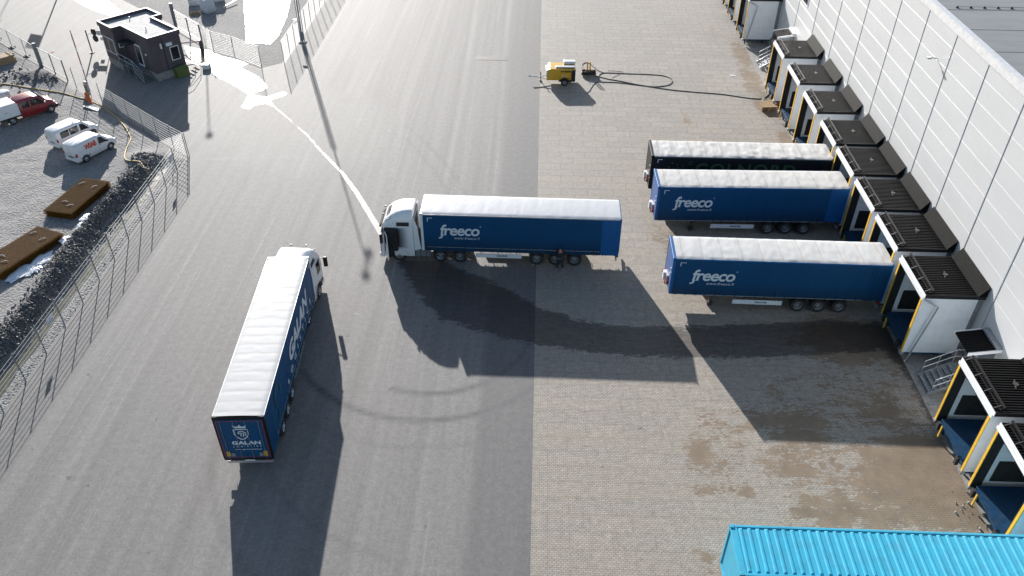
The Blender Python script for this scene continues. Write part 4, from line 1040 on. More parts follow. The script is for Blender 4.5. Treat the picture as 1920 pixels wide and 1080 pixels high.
mb = MB(); [mb.box((.2, sy * .45 - .07, .8), (13.5, sy * .45 + .07, 1.15)) for sy in (-1, 1)]; [mb.box((x, -1.2, 1.0), (x + .2, 1.2, 1.235)) for x in (.1, 4.5, 9, 13.2)]; mb.build('frame', M['dark_metal'], ctr)
for x in (8.6, 9.95, 11.3):
    for sy in (-1, 1): wheel(ctr, x, sy * 1.03, sy, .5, .36)
for sy in (-1, 1): MB().box((2.6, sy * .8 - .07, .02), (2.75, sy * .8 + .07, .85)).build('landing_leg', M['dark_metal'], ctr)

exec_vehicles = True
# ------------------------------------------------------------------ vans and pickup (loft along x: rear = 0, front = +x)
def loft_body(st):
    """st: (x, zb, zbelt, zroof, w_sill, w_belt, w_roof)"""
    out = []
    for x, zb_, zbl, zr, ws, wb, wr in st:
        hp = [(ws * .92, zb_), (ws, zb_ + .12), (wb, (zb_ + zbl) / 2 + .1), (wb, zbl), (wr + .03, zr - .1), (wr - .03, zr - .03), (wr * .7, zr), (wr * .25, zr + .012)]
        out.append([(x, -y, z) for y, z in hp] + [(x, y, z) for y, z in hp[::-1]])
    return out
def interp(st, x):
    for a, b in zip(st, st[1:]):
        if a[0] <= x <= b[0]:
            f = (x - a[0]) / (b[0] - a[0]); return tuple(p + (q - p) * f for p, q in zip(a, b))
    return st[-1] if x > st[-1][0] else st[0]
def side_glass(st, x0, x1, sy, parent, name='side_window', f0=.08, f1=.86, xt0=0, xt1=0, mt=None):
    mb = MB(); n = 6; off = .012; V = []
    for i in range(n + 1):
        col_ = []
        for f in (f0, f1):
            x = x0 + (x1 - x0) * i / n + (xt0 * (1 - i / n) + xt1 * i / n) * (1 if f == f1 else 0)
            _, zb_, zbl, zr, ws, wb, wr = interp(st, x); za = zr - .1
            z = zbl + (za - zbl) * f; y = wb + (wr + .03 - wb) * f + off; col_.append(mb.v((x, sy * y, z)))
        V.append(col_)
    for i in range(n): mb.face([V[i][0], V[i + 1][0], V[i + 1][1], V[i][1]])
    return mb.build(name, mt or M['glass'], parent)
def car_wheels(t, xs, hw, r=.33, rim='rim'):
    for x in xs:
        for sy in (-1, 1):
            wheel(t, x, sy * (hw - .1), sy, r, .22, rim, .1)
            ar = MB(); n = 10
            for i in range(n):
                a0, a1 = math.pi * (-.02 + 1.04 * i / n), math.pi * (-.02 + 1.04 * (i + 1) / n)
                for r0, r1 in ((r, r + .09),): ar.quad([(x + r0 * math.cos(a0), sy * (hw + .006), r + r0 * math.sin(a0)), (x + r1 * math.cos(a0), sy * (hw + .006), r + r1 * math.sin(a0)), (x + r1 * math.cos(a1), sy * (hw + .006), r + r1 * math.sin(a1)), (x + r0 * math.cos(a1), sy * (hw + .006), r + r0 * math.sin(a1))])
            ar.build('wheel_arch', M['black_plastic'], t)
def make_van(loc, rz, label, panel):
    t = empty('van', loc, rz, label, 'van', 'small white vans on the gravel')
    w_ = .86; zr = 1.84
    st = [(0, .35, .95, 1.5, w_ - .08, w_ - .06, w_ - .14), (.06, .3, .98, 1.74, w_ - .02, w_ - .01, w_ - .12), (.25, .28, 1.0, zr - .03, w_, w_, w_ - .1), (.8, .28, 1.0, zr, w_, w_, w_ - .1), (2.3, .28, .99, zr, w_, w_, w_ - .1), (2.75, .28, .98, zr - .05, w_, w_, w_ - .1),
          (3.0, .28, .97, 1.66, w_, w_, w_ - .13), (3.35, .28, .95, 1.32, w_, w_, w_ - .12), (3.6, .28, .93, 1.1, w_, w_, w_ - .1), (3.95, .28, .82, 1.0, w_ - .02, w_ - .03, w_ - .14), (4.25, .3, .7, .86, w_ - .08, w_ - .1, w_ - .24), (4.4, .34, .58, .7, w_ - .25, w_ - .26, w_ - .4)]
    mb = MB(); mb.rings(loft_body(st)); b = mb.build('body', M['white_paint'], t, sharp=50)
    car_wheels(t, (.78, 3.52), w_)
    # windscreen
    mb = MB()
    q = [(2.88, -.66, 1.76), (2.88, .66, 1.76), (3.56, .7, 1.16), (3.56, -.7, 1.16)]; mb.quad([(x + .03, y, z + .03) for x, y, z in q]); mb.build('windscreen', M['glass'], t)
    for sy in (-1, 1):
        side_glass(st, 2.42, 3.3, sy, t, 'front_window', xt0=.05, xt1=-.42)
        if not panel:
            side_glass(st, .45, 1.3, sy, t, 'rear_side_window'); side_glass(st, 1.38, 2.25, sy, t, 'sliding_door_window')
        mb = MB(); mb.box((2.34, sy * (w_ + .001), .38), (2.355, sy * (w_ + .006), 1.0)); mb.box((1.3, sy * (w_ + .001), .38), (1.315, sy * (w_ + .006), 1.0)); mb.build('door_seam', M['seam_grey'], t)
        mb = MB(); mb.box((2.42, sy * (w_ + .002), .93), (2.56, sy * (w_ + .025), .96)); mb.build('door_handle', M['black_plastic'] if panel else M['white_paint'], t)
        mb = MB(); mb.box((.3, sy * (w_ + .002), .55), (1.3 if panel else 3.1, sy * (w_ + .015), .6)) if True else None; mb.build('side_moulding', M['black_plastic'], t)
        mb = MB(); mb.box((3.2, sy * (w_ + .02), 1.02), (3.32, sy * (w_ + .2), 1.2)); mb.build('mirror', M['black_plastic'] if panel else M['white_paint'], t, bev=.03)
        mb = MB(); mb.box((-.005, sy * (w_ - .16), .82), (.09, sy * (w_ + .0), 1.12)); mb.build('tail_lamp', M['red_lamp'], t, bev=.015)
        mb = MB(); mb.box((4.1, sy * (w_ - .33), .66), (4.32, sy * (w_ - .1), .8)); mb.build('headlight', M['alu'], t, bev=.03)
        if not panel:
            mb = MB(); mb.quad([(.015, sy * .06, 1.12), (.015, sy * .66, 1.12), (.055, sy * .6, 1.6), (.055, sy * .06, 1.6)]); mb.build('rear_window', M['glass'], t)
    mb = MB(); mb.box((-.02, -.28, .62), (.03, .28, .74)); mb.build('number_plate', M['black_plastic'] if panel else M['seam_grey'], t)
    mb = MB(); mb.box((-.05, -w_ + .08, .3), (.1, w_ - .08, .5)); mb.build('rear_bumper', M['white_paint'], t, bev=.03)
    mb = MB(); mb.box((-.004, -.008, .55), (.06, .008, 1.6)); mb.build('rear_door_seam', M['seam_grey'], t)
    if panel:
        for sy in (-1, 1):
            Mx = Matrix.Translation((.95, -w_ - .012, 1.08)) if sy < 0 else Matrix.Translation((2.2, w_ + .012, 1.08)) @ Matrix.Rotation(math.pi, 4, 'Z')
            Mx = Mx @ Matrix.Rotation(R(-9 if True else 0), 4, 'X')
            text_part('WSAB', 1.25, .5, M['letter_red'], t, Mx, 'side_lettering', bold=.05, space=.9)
        text_part('WSAB', .34, .12, M['letter_red'], t, Matrix.Translation((-.01, -.42, .74)) @ Matrix.Rotation(-math.pi / 2, 4, 'Z'), 'rear_lettering', bold=.04)
        for k in range(3):
            mb = MB(); mb.box((.3, -.4 + k * .4 - .02, zr + .012), (2.4, -.4 + k * .4 + .02, zr + .022)); mb.build('roof_rib', M['white_paint'], t)
    return t
va = math.atan2(.9, .43)
van1 = make_van((-38.7, 59.25, .06), va, 'white panel van with red WSAB lettering on its side', True)
van2 = make_van((-41.45, 61.7, .06), va - .06, 'white passenger van with dark rear side windows, left of the lettered van', False)
van1.scale = van2.scale = (.93, .97, .97)

def make_pickup(loc, rz):
    t = empty('pickup_truck', loc, rz, 'red crew cab pickup with a white box canopy at the left edge', 'pickup')
    w_ = .92; x0 = 1.85
    st = [(x0, .35, 1.15, 1.86, w_, w_, w_ - .12), (x0 + .1, .33, 1.15, 1.93, w_, w_, w_ - .1), (x0 + 1.3, .33, 1.13, 1.95, w_, w_, w_ - .1), (x0 + 1.75, .33, 1.1, 1.88, w_, w_, w_ - .12), (x0 + 2.1, .33, 1.08, 1.6, w_, w_, w_ - .14), (x0 + 2.45, .33, 1.04, 1.28, w_, w_, w_ - .12), (x0 + 2.85, .33, .95, 1.12, w_ - .01, w_ - .02, w_ - .14), (x0 + 3.1, .36, .82, .96, w_ - .08, w_ - .1, w_ - .25), (x0 + 3.2, .4, .68, .8, w_ - .2, w_ - .22, w_ - .4)]
    MB().rings(loft_body(st)).build('body', M['red'], t, sharp=50)
    car_wheels(t, (.95, x0 + 2.55), w_, .36, 'chrome_rim')
    mb = MB(); q = [(x0 + 1.9, -.7, 1.84), (x0 + 1.9, .7, 1.84), (x0 + 2.48, .76, 1.28), (x0 + 2.48, -.76, 1.28)]; mb.quad([(x + .03, y, z + .03) for x, y, z in q]); mb.build('windscreen', M['glass'], t)
    for sy in (-1, 1):
        side_glass(st, x0 + .22, x0 + .92, sy, t, 'rear_door_window'); side_glass(st, x0 + 1.02, x0 + 2.25, sy, t, 'front_window', xt1=-.45)
        mb = MB(); mb.box((x0 + .96, sy * (w_ + .001), .45), (x0 + .975, sy * (w_ + .006), 1.15)); mb.build('door_seam', M['black_plastic'], t)
        mb = MB(); mb.box((x0 + 2.1, sy * (w_ + .02), 1.15), (x0 + 2.22, sy * (w_ + .22), 1.34)); mb.build('mirror', M['alu'], t, bev=.03)
        mb = MB(); mb.box((x0 + 2.95, sy * (w_ - .36), .78), (x0 + 3.12, sy * (w_ - .06), .95)); mb.build('headlight', M['alu'], t, bev=.03)
    mb = MB(); mb.box((x0 + 3.0, -w_ + .02, .34), (x0 + 3.28, w_ - .02, .66)); mb.build('front_bumper', M['black_plastic'], t, bev=.06)
    mb = MB(); mb.prism([(-.55, .72), (x0 - .06, .72), (x0 - .06, 1.72), (x0 - .2, 1.92), (-.4, 1.92), (-.55, 1.75)], 'y', -w_ - .02, w_ + .02); c_ = mb.build('box_canopy', M['white_paint'], t, bev=.03)
    mb = MB(); mb.box((.6, -w_ - .03, 1.2), (.72, -w_ - .021, 1.26)); mb.build('latch', M['red_lamp'], c_)
    MB().box((-.6, -.85, .55), (x0, .85, .7)).build('bed_frame', M['dark_metal'], t)
    MB().box((-.68, -.9, .4), (-.58, .9, .55)).build('rear_bumper', M['black_plastic'], t)
    return t
pa = math.atan2(.77, .64)
pc = Vector((-47.35, 66.1)); fw = Vector((math.cos(pa), math.sin(pa))); nv = Vector((-fw.y, fw.x))
pl = pc - fw * .95 + nv * .86
make_pickup((pl.x, pl.y, .07), pa)

# ------------------------------------------------------------------ fences
def fence_run(name, P, Z0, H_, label, cat, group=None, wires=12, sign=None, post=.048, vert=.25, rail=False, off=0.0):
    a0 = Vector((*P[0], 0)); e = empty(name, a0, 0, label, cat, group)
    loc = [Vector((x, y, 0)) - a0 for x, y in P]
    for q in loc:
        pm = MB(); pm.box((q.x - post / 2, q.y - post / 2, -.05), (q.x + post / 2, q.y + post / 2, H_ + .06)); pm.build('post', M['galv_dull'], e)
    for q, r_ in zip(loc, loc[1:]):
        d = r_ - q; n = Vector((-d.y, d.x, 0)).normalized() * .045; mb = MB(); L_ = d.length
        for k in range(wires):
            z = Z0 + (H_ - Z0) * k / (wires - 1); mb.bar(q + n + Vector((0, 0, z)), r_ + n + Vector((0, 0, z)), .02, .02)
        m_ = max(2, int(L_ / vert))
        for k in range(m_ + 1):
            s = q + n + d * (k / m_); mb.bar(s + Vector((0, 0, Z0)), s + Vector((0, 0, H_)), .0035, .0035)
        if rail:
            for z in (Z0, H_): mb.bar(q + n + Vector((0, 0, z)), r_ + n + Vector((0, 0, z)), .07, .07)
        mb.build('mesh_panel', M['mesh_wire'], e)
    if sign:
        for i, s_, z_ in sign:
            q = loc[i] + (loc[i + 1] - loc[i]) * s_; d = (loc[i + 1] - loc[i]).normalized(); mb = MB()
            mb.bar(q - d * .35 + Vector((0, 0, z_)) , q + d * .35 + Vector((0, 0, z_)), .012, .45, up=(0, 0, 1)); mb.build('sign_plate', M['trim_white'], e)
    return e
fence_run('wire_fence', [(-29.62, 60.9 - 2.48 * i) for i in range(17)], .12, 2.2, 'long wire fence parallel to the parked long blue trailer, along the ditch', 'fence', sign=[(1, .2, 1.6), (9, .4, 1.5)], wires=9)
fence_run('wire_fence', [(-29.57, 61.1), (-31.4, 62.5), (-33.37, 64.1), (-35.32, 65.75), (-37.24, 67.35), (-39.15, 68.95), (-41.21, 70.7), (-43.1, 72.4), (-45.3, 74.1)], .12, 2.15, 'wire fence between the guard cabin road and the parked vans', 'fence', wires=9)
fence_run('fence_gate', [(-47.1, 75.98), (-49.2, 77.7), (-51.3, 79.35)], .25, 2.1, 'mesh gate leaf hung on a thick post at the left', 'gate', rail=True, post=.09, wires=14)
mb = MB(); mb.box((-51.6, 79.2, 0), (-51.3, 79.5, 2.5)); o = mb.build('gate_post', M['galv_dull']); tag(o, 'thick steel post at the left end of the mesh gate', 'gate post')
tf = fence_run('temporary_fence', [(-51.5, 79.6), (-54.3, 81.9), (-57.1, 84.2), (-59.9, 86.5), (-62.7, 88.8)], .2, 2.0, 'temporary fence panels on concrete feet at the far left', 'fence', rail=True, wires=9, vert=.12)
for i, (x, y) in enumerate([(-54.3, 81.9), (-57.1, 84.2), (-59.9, 86.5)]):
    q = Vector((x + 51.5, y - 79.6)); mb = MB(); mb.M = Matrix.Translation((q.x, q.y, .08)) @ Matrix.Rotation(R(52), 4, 'Z'); mb.box((-.35, -.12, -.08), (.35, .12, .08)); mb.build('concrete_foot', M['concrete'], tf, bev=.02)
fence_run('wire_fence', [(-26.5, 81.06 + 2.42 * i) for i in range(12)], .12, 2.45, 'wire fence at the top of the yard behind the tall lamp mast', 'fence', wires=12)
fence_run('wire_fence', [(-36.7, 85.9), (-34.9, 84.0), (-32.2, 82.6), (-28.6, 80.0)], .12, 2.3, 'short wire fence behind the melt puddle, right of the sliding gate', 'fence', wires=12)
fence_run('sliding_gate', [(-41.3, 90.6), (-39.0, 88.3), (-36.9, 86.2)], .3, 2.2, 'mesh sliding gate with bright top rail behind the guard cabin', 'gate', rail=True, post=.1, wires=12)
mb = MB(); mb.box((-41.6, 90.6, 0), (-41.3, 90.9, 2.9)); o = mb.build('gate_post', M['galv_dull']); tag(o, 'thick steel post at the end of the gate behind the guard cabin', 'gate post')

# ------------------------------------------------------------------ guard cabin
F0 = Vector((-37.93, 76.2)); ang = math.atan2(.77, .64)
gc = empty('guard_cabin', (F0.x, F0.y, 0), ang, 'dark clad guard cabin with T shaped flat roof', 'cabin')
# local x = along ex (0..3.3), local y = along ey (0..8.2)
main = [(0, 0), (3.25, 0), (3.25, 5.25), (4.35, 5.25), (4.35, 8.1), (-1.0, 8.1), (-1.0, 5.25), (0, 5.25)]
MB().prism([(x * .99 + .02, y * .995 + .02) for x, y in main], 'z', 0, .78).build('plinth', M['concrete'], gc)
MB().prism(main, 'z', .78, 4.1).build('wall', M['cladding'], gc)
rf = MB(); rf.prism(main, 'z', 4.1, 4.16); rf = rf.build('roof', M['roof_felt'], gc)
mb = MB()
for i in range(len(main)):
    a, b = Vector((*main[i], 0)), Vector((*main[(i + 1) % len(main)], 0)); d = (b - a).normalized()
    mb.bar(a - d * .09 + Vector((0, 0, 4.22)), b + d * .09 + Vector((0, 0, 4.22 + .002 * (i % 2))), .18, .42)
mb.build('parapet', M['cladding'], gc)
mb = MB()
for i in range(len(main)):
    a, b = Vector((*main[i], 0)), Vector((*main[(i + 1) % len(main)], 0)); d = (b - a).normalized()
    mb.bar(a - d * .1 + Vector((0, 0, 4.45 + .003 * (i % 3))), b + d * .1 + Vector((0, 0, 4.45 + .003 * (i % 3))), .2, .03)
mb.build('coping', M['seam_grey'], gc)
mb = MB(); mb.tube([(1.4, 2.9, 4.16), (1.4, 2.9, 4.5)], .05, 8); mb.tube([(1.8, 6.9, 4.16), (1.8, 6.9, 4.45)], .05, 8); mb.build('roof_vent', M['alu'], gc)
mb = MB(); mb.box((.15, .12, 4.165), (3.1, .5, 4.24)); mb.build('roof_snow', M['snow'], gc, bev=.03)
def cwin(parent, a, b, z0, z1, axis, pos, out):
    """window on a wall: axis 'x' wall plane x=pos, 'y' wall plane y=pos"""
    def bx(lo, hi, zz0, zz1, d0, d1, mt, name, par):
        mb = MB(); s = sorted((pos + out * d0, pos + out * d1))
        if axis == 'y': mb.box((lo, s[0], zz0), (hi, s[1], zz1))
        else: mb.box((s[0], lo, zz0), (s[1], hi, zz1))
        return mb.build(name, mt, par)
    w_ = bx(a, b, z0, z1, .001, .05, M['trim_white'], 'window', parent)
    bx(a + .08, b - .08, z0 + .08, z1 - .08, .051, .06, M['glass'], 'pane', w_)
    if b - a > 1.3: bx((a + b) / 2 - .03, (a + b) / 2 + .03, z0 + .08, z1 - .08, .061, .07, M['trim_white'], 'mullion', w_)
cwin(gc, 1.9, 2.85, 1.6, 3.0, 'y', 0, -1)
cwin(gc, 5.6, 7.9, 1.5, 3.1, 'x', -1.0, -1)
cwin(gc, -.75, -.25, 2.3, 2.9, 'y', 5.25, -1)
cwin(gc, 5.6, 7.6, 1.6, 3.0, 'x', 4.35, 1)
cwin(gc, 1.0, 3.0, 1.6, 3.0, 'x', 3.25, 1)
dd = MB(); dd.box((-.06, 2.2, .95), (-.001, 3.3, 3.1)); dd = dd.build('door', M['trim_white'], gc)
MB().box((-.075, 2.3, 1.1), (-.061, 3.2, 2.95)).build('pane', M['glass'], dd)
MB().box((-1.15, 3.0, 3.15), (-.001, 4.6, 3.25)).build('door_canopy', M['black_plastic'], gc)
MB().box((-.12, 1.1, 2.4), (-.001, 1.3, 2.55)).build('wall_light', M['trim_white'], gc)
mb = MB(); mb.box((1.0, -.14, 3.1), (1.15, -.001, 3.6)); mb.box((1.6, -.2, 3.2), (2.2, -.001, 3.5)); mb.build('wall_unit', M['trim_white'], gc)
MB().box((1.3, -.03, .78), (1.36, -.001, 4.0)).build('cladding_joint', M['black_plastic'], gc)
ss = empty('cabin_steps', (F0.x, F0.y, 0), ang, 'grey steel steps and railing up to the guard cabin door', 'steps')
mb = MB(); mb.box((-1.2, 2.2, .88), (-.08, 5.1, .94))
for i in range(6): mb.box((-1.2, 2.2 - .27 * (i + 1), .8 - .14 * i), (-.08, 2.2 - .27 * i, .84 - .14 * i))
mb.build('tread', M['galv_dull'], ss)
mb = MB()
for x in (-1.2, -.1):
    mb.bar((x, 2.2, .9), (x, .5, .05), .04, .2)
    if x < -1:
        for h_ in (.5, 1.0): mb.tube([(x, 5.1, .94 + h_), (x, 2.2, .94 + h_), (x, .55, .1 + h_)], .03, 6)
        for y in (5.1, 3.6, 2.2, .6): mb.tube([(x, y, 0), (x, y, (.94 if y > 2 else .1) + 1.0)], .028, 6)
        mb.bar((x, 5.1, 1.0), (x, 2.2, 1.9), .02); mb.bar((x, 3.6, .95), (x, 2.2, 1.9), .02)
mb.build('railing', M['galv'], ss)
e2 = empty('cabin_steps', (F0.x, F0.y, 0), ang, 'dark curved steel steps at the right side of the guard cabin', 'steps')
mb = MB()
for i in range(5): mb.box((3.35, .3 + i * .3, .9 - .18 * i), (4.3, .55 + i * .3, .94 - .18 * i)) if False else mb.box((3.4 + i * .28, .2, .9 - .17 * i), (3.62 + i * .28, 1.2, .94 - .17 * i))
mb.build('tread', M['galv_dull'], e2)
mb = MB()
for y in (.2, 1.2):
    mb.tube([(3.4, y, 1.9), (4.0, y, 1.8), (4.8, y, 1.1), (4.85, y, 0)], .03, 6); mb.tube([(3.4, y, 1.4), (3.9, y, 1.3), (4.8, y, .7)], .025, 6)
mb.build('railing', M['dark_metal'], e2)
gb = MB(); gb.box((0, 0, 0), (1.3, .7, .75)); gb.prism([(-.03, .75), (.73, .75), (.73, .95), (.35, 1.05)], 'x', -.03, 1.33)
o = gb.build('grit_box', M['bin_green'], None, loc=(F0.x + 1.0, F0.y - .0 + .2, 0), rot=(0, 0, ang), bev=.03); o.location = (F0.x + math.cos(ang) * 1.7 + math.sin(ang) * .85, F0.y + math.sin(ang) * 1.7 - math.cos(ang) * .85, 0)
tag(o, 'olive green grit box against the guard cabin end wall', 'grit box')

# barriers, traffic lights, signs near the cabin
def barrier(loc, up, label):
    e = empty('boom_barrier', loc, 0, label, 'barrier')
    mb = MB(); mb.box((-.16, -.16, 0), (.16, .16, 1.15)); mb.build('housing', M['galv_dull'], e, bev=.02)
    for i in range(5): MB().box((-.17, -.17, .15 + i * .2), (.17, .17, .23 + i * .2)).build('stripe', M['black_plastic'], e)
    d = Vector(up); n = 12 if d.z > 2 else 8
    bm_ = MB(); wm = MB(); s = Vector((.2, 0, 1.05))
    for i in range(n): (bm_ if i % 4 != 3 else wm).tube([s + d * i / n, s + d * (i + 1) / n], .055, 8, 0)
    bm_.build('boom', M['red_soft'], e); wm.build('boom_band', M['trim_white'], e)
M['red_soft'] = mat('boom_red', (.5, .12, .12), .5, var=.05)
barrier((-43.83, 73.35, 0), (0, 0, 5.2), 'raised red and white boom barrier on a striped post by the fence')
barrier((-36.3, 84.4, 0), (-2.6, -1.3, .15), 'lowered red boom barrier behind the guard cabin')
tp = empty('traffic_light', (-47.88, 83.26, 0), 0, 'traffic light pole with two round black discs beside the cabin road', 'traffic light')
MB().tube([(0, 0, 0), (0, 0, 2.5)], .07, 10).build('pole', M['galv_dull'], tp)
MB().tube([(0, 0, 2.0), (.5, .45, 2.0)], .03, 6).build('bracket', M['galv_dull'], tp)
for z in (2.08, 1.38):
    mb = MB(); mb.lathe_y([(.001, -.06), (.36, -.06), (.36, .06), (.001, .06)], n=24); mb.build('light_disc', M['black_plastic'], tp, loc=(.55, .52, z), rot=(0, 0, R(-25)))
MB().box((-.2, -.2, 0), (.2, .2, .06)).build('base_plate', M['dark_metal'], tp)
sp = empty('sign_post', (-46.3, 84.3, 0), 0, 'thin post with pale rectangular signs at the cabin corner', 'sign')
MB().tube([(0, 0, 0), (0, 0, 2.3)], .04, 8).build('pole', M['galv_dull'], sp)
MB().box((-1.0, -.02, 1.55), (-.05, .02, 2.05)).build('sign_plate', M['trim_white'], sp)
MB().box((-.8, -.02, 1.0), (-.4, .02, 1.35)).build('sign_plate', M['trim_white'], sp)
hs = empty('road_sign', (-60.6, 102.2, 0), R(-20), 'tall sign post beyond the top left whose board shadows the road', 'sign')
MB().tube([(0, 0, 0), (0, 0, 6.3)], .09, 10).build('pole', M['galv_dull'], hs)
MB().box((-1.75, -.05, 5.0), (-.1, .05, 6.4)).build('board', M['trim_white'], hs)
# small cabinet and oddments
o = MB().box((-.35, -.35, 0), (.35, .35, .5)).build('concrete_block', M['trim_white'], None, loc=(*G(388, 128)[:2], 0), bev=.03); tag(o, 'pale square block standing in the melt puddle right of the cabin', 'block')
mb = MB(); q0 = G(166, 192); mb.tube([q0 + Vector((-.5, .9, .3)), q0 + Vector((-.2, .4, .7)), q0 + Vector((.1, 0, .4)), q0 + Vector((.45, -.3, .12)), q0 + Vector((.6, -.5, .1))], [.12, .17, .2, .14, .1], 8)
o = mb.build('orange_pipe', M['orange']); tag(o, 'bent orange plastic pipe at the foot of the striped barrier post', 'pipe')
mb = MB(); q0 = G(175, 203)
for i in range(4): mb.bar(q0 + Vector((-.9, .3 - i * .12, .15 + .03 * i)), q0 + Vector((1.0, -.5 - i * .15, .16)), .12, .05)
o = mb.build('scrap_metal', M['galv_dull']); tag(o, 'flat grey scrap strips lying by the orange pipe', 'scrap')
o = MB().box((-.15, -.1, 0), (.15, .1, .05)).build('orange_marker', M['orange'], None, loc=(*G(99, 97)[:2], .0), rot=(0, 0, .5), bev=.02); tag(o, 'tiny orange marker lying on the cabin road', 'marker')
# timber stack at the left edge
ts = MB()
for i in range(5):
    for j in range(4): ts.box((-1.6, -.6 + i * .26, .02 + j * .2), (1.3 + .3 * random.random(), -.38 + i * .26, .19 + j * .2))
o = ts.build('timber_stack', M['wood'], None, loc=(*G(2, 122)[:2], .1), rot=(0, 0, .9), bev=.01); tag(o, 'timber beams stacked at the left edge by the temporary fence', 'timber stack')
# water tank behind pickup
o = MB().tube([(0, 0, 0), (0, 0, .9), (0, 0, 1.0), (0, 0, 1.05)], [.55, .55, .45, .15], 20).build('water_tank', M['bag'], None, loc=(*G(12, 190)[:2], .05)); tag(o, 'round whitish plastic tank behind the red pickup', 'tank')

# ------------------------------------------------------------------ lamp mast and its neighbours beyond the frame
def mast(x, y, H_, label, lattice):
    e = empty('lamp_mast', (x, y, 0), R(71), label, 'lamp mast', 'tall lamp masts')
    if lattice:
        mb = MB()
        for sx in (-.25, .25): mb.bar((0, sx, 0), (0, sx, 8.5), .06)
        for i in range(42): mb.bar((0, -.25, .2 + i * .2), (0, .25, .2 + i * .2), .03)
        mb.build('lattice', M['galv_dull'], e)
        MB().box((-.08, -.16, .3), (.08, .16, 1.3)).build('control_box', M['seam_grey'], e, bev=.02)
        MB().box((-.3, -.35, 0), (.3, .35, .1)).build('footing', M['concrete'], e)
        MB().box((-.1, .35, 2.3), (.1, .8, 2.5)).build('camera_housing', M['trim_white'], e, bev=.03)
    MB().tube([(0, 0, 0), (0, 0, H_)], [.085, .05], 10).build('pole', M['galv_dull'], e)
    MB().bar((-.5, 0, H_), (.5, 0, H_), .08).build('crossarm', M['galv_dull'], e)
    for s in ((-1, 1) if lattice else (0,)): MB().box((s * .5 - .25, -.22, H_ - .1 - s * .3), (s * .5 + .25, .22, H_ + .12 - s * .3)).build('lamp_head', M['black_plastic'], e, bev=.03)
mast(-26.04, 87.21, 14.3, 'tall lattice lamp mast at the top fence, throwing a long thin shadow', True)
mast(-43.5, 106.0, 14.3, 'lamp mast beyond the top edge whose shadow falls right of the cabin', False)
mast(-77.4, 133, 14.3, 'lamp mast far beyond the top left whose shadow reaches the road', False)

# bulk bags beyond the gate
def bag(px, py, s, label, z=0):
    mb = MB(); n = 16; Rr = []
    for z_, r_ in ((0, .46), (.1, .52), (.5, .56), (.9, .52), (1.08, .42), (1.15, .2)):
        Rr.append([(s * r_ * (abs(math.cos(a)) ** .5) * math.copysign(1, math.cos(a)) * (1 + .05 * random.uniform(-1, 1)), s * r_ * (abs(math.sin(a)) ** .5) * math.copysign(1, math.sin(a)) * (1 + .05 * random.uniform(-1, 1)), s * z_ * 1.05) for a in [2 * math.pi * (k + .5) / n for k in range(n)]])
    mb.rings(Rr); q = G(px, py)
    b = mb.build('bulk_bag', M['bag'], None, loc=(q.x, q.y, z), rot=(0, 0, random.random())); tag(b, label, 'bulk bag', 'white bulk bags beyond the gate')
    lp = MB()
    for sx in (-1, 1):
        for sy in (-1, 1): lp.tube([(sx * .3 * s, sy * .3 * s, s * 1.1), (sx * .2 * s, sy * .2 * s, s * 1.4), (sx * .1 * s, sy * .3 * s, s * 1.1)], .03, 5)
    lp.build('lifting_loop', M['bag'], b)
bag(391, 22, 1.35, 'brightest bulk bag, standing in front of the others behind the gate'); bag(366, 8, 1.3, 'bulk bag at the left of the bags behind the gate'); bag(410, 0, 1.4, 'bulk bag at the back right of the bags behind the gate')
mb = MB(); q = G(420, 16); mb.bar(q + Vector((0, 0, .2)), q + Vector((.9, 2.2, .3)), .12, .1); o = mb.build('plank', M['trim_white']); tag(o, 'bright pale plank leaning beside the bulk bags', 'plank')
mb = MB(); q = G(371, 22); mb.box((-.6, -.4, 0), (.6, .4, .14)); mb.box((-.5, -.3, .14), (.5, .2, .3)); o = mb.build('pallet', M['wood'], None, loc=(q.x, q.y - .8, 0), rot=(0, 0, .4)); tag(o, 'wooden pallet beside the bulk bags beyond the gate', 'pallet')

# ------------------------------------------------------------------ rusty reinforcement mesh stacks
def mesh_stack(cx, cy, a, Lx, Wy, layers, label, seed):
    rg = random.Random(seed)
    e = empty('mesh_stack', (cx, cy, .08), a, label, 'mesh stack', 'rusty reinforcement mesh stacks')
    MB().box((-Wy / 2 + .12, -Lx / 2 + .12, 0), (Wy / 2 - .12, Lx / 2 - .12, layers * .034 - .01)).build('packed_core', M['rust_core'], e)
    mb = MB()
    for k in range(layers):
        z = .02 + k * .034; ox, oy = rg.uniform(-.05, .05), rg.uniform(-.06, .06)
        last = k >= layers - 3; nx = int(Wy / (.1 if last else .13)); ny = int(Lx / (.1 if last else .13))
        for i in range(nx + 1):
            x = -Wy / 2 + Wy * i / nx + ox; e0, e1 = rg.uniform(-.07, .09), rg.uniform(-.07, .09); mb.bar((x, -Lx / 2 + oy - e0, z), (x, Lx / 2 + oy + e1, z), .014)
        for i in range(ny + 1):
            y = -Lx / 2 + Lx * i / ny + oy; e0, e1 = rg.uniform(-.05, .08), rg.uniform(-.05, .08); mb.bar((-Wy / 2 + ox - e0, y, z + .015), (Wy / 2 + ox + e1, y, z + .015), .014)
    mb.build('steel_mesh', M['rust'], e, normals=False)
    for (x, y, an) in ((-.7, Lx * .34, .9), (.55, Lx * .28, 1.1), (-.3, -Lx * .22, .1), (.4, -Lx * .3, .6)):
        d = Vector((math.cos(an), math.sin(an), 0)) * .24; c = Vector((x, y, layers * .034 + .04)); mb = MB(); mb.tube([c - d, c + Vector((0, .06, .05)), c + d], .02, 6); mb.build('tie_strap', M['bag'], e)
mesh_stack(-35.48, 53.35, -math.atan2(.166, .986), 4.9, 2.35, 17, 'rusty brown reinforcement mesh stack, the upper one nearer the vans', 1)
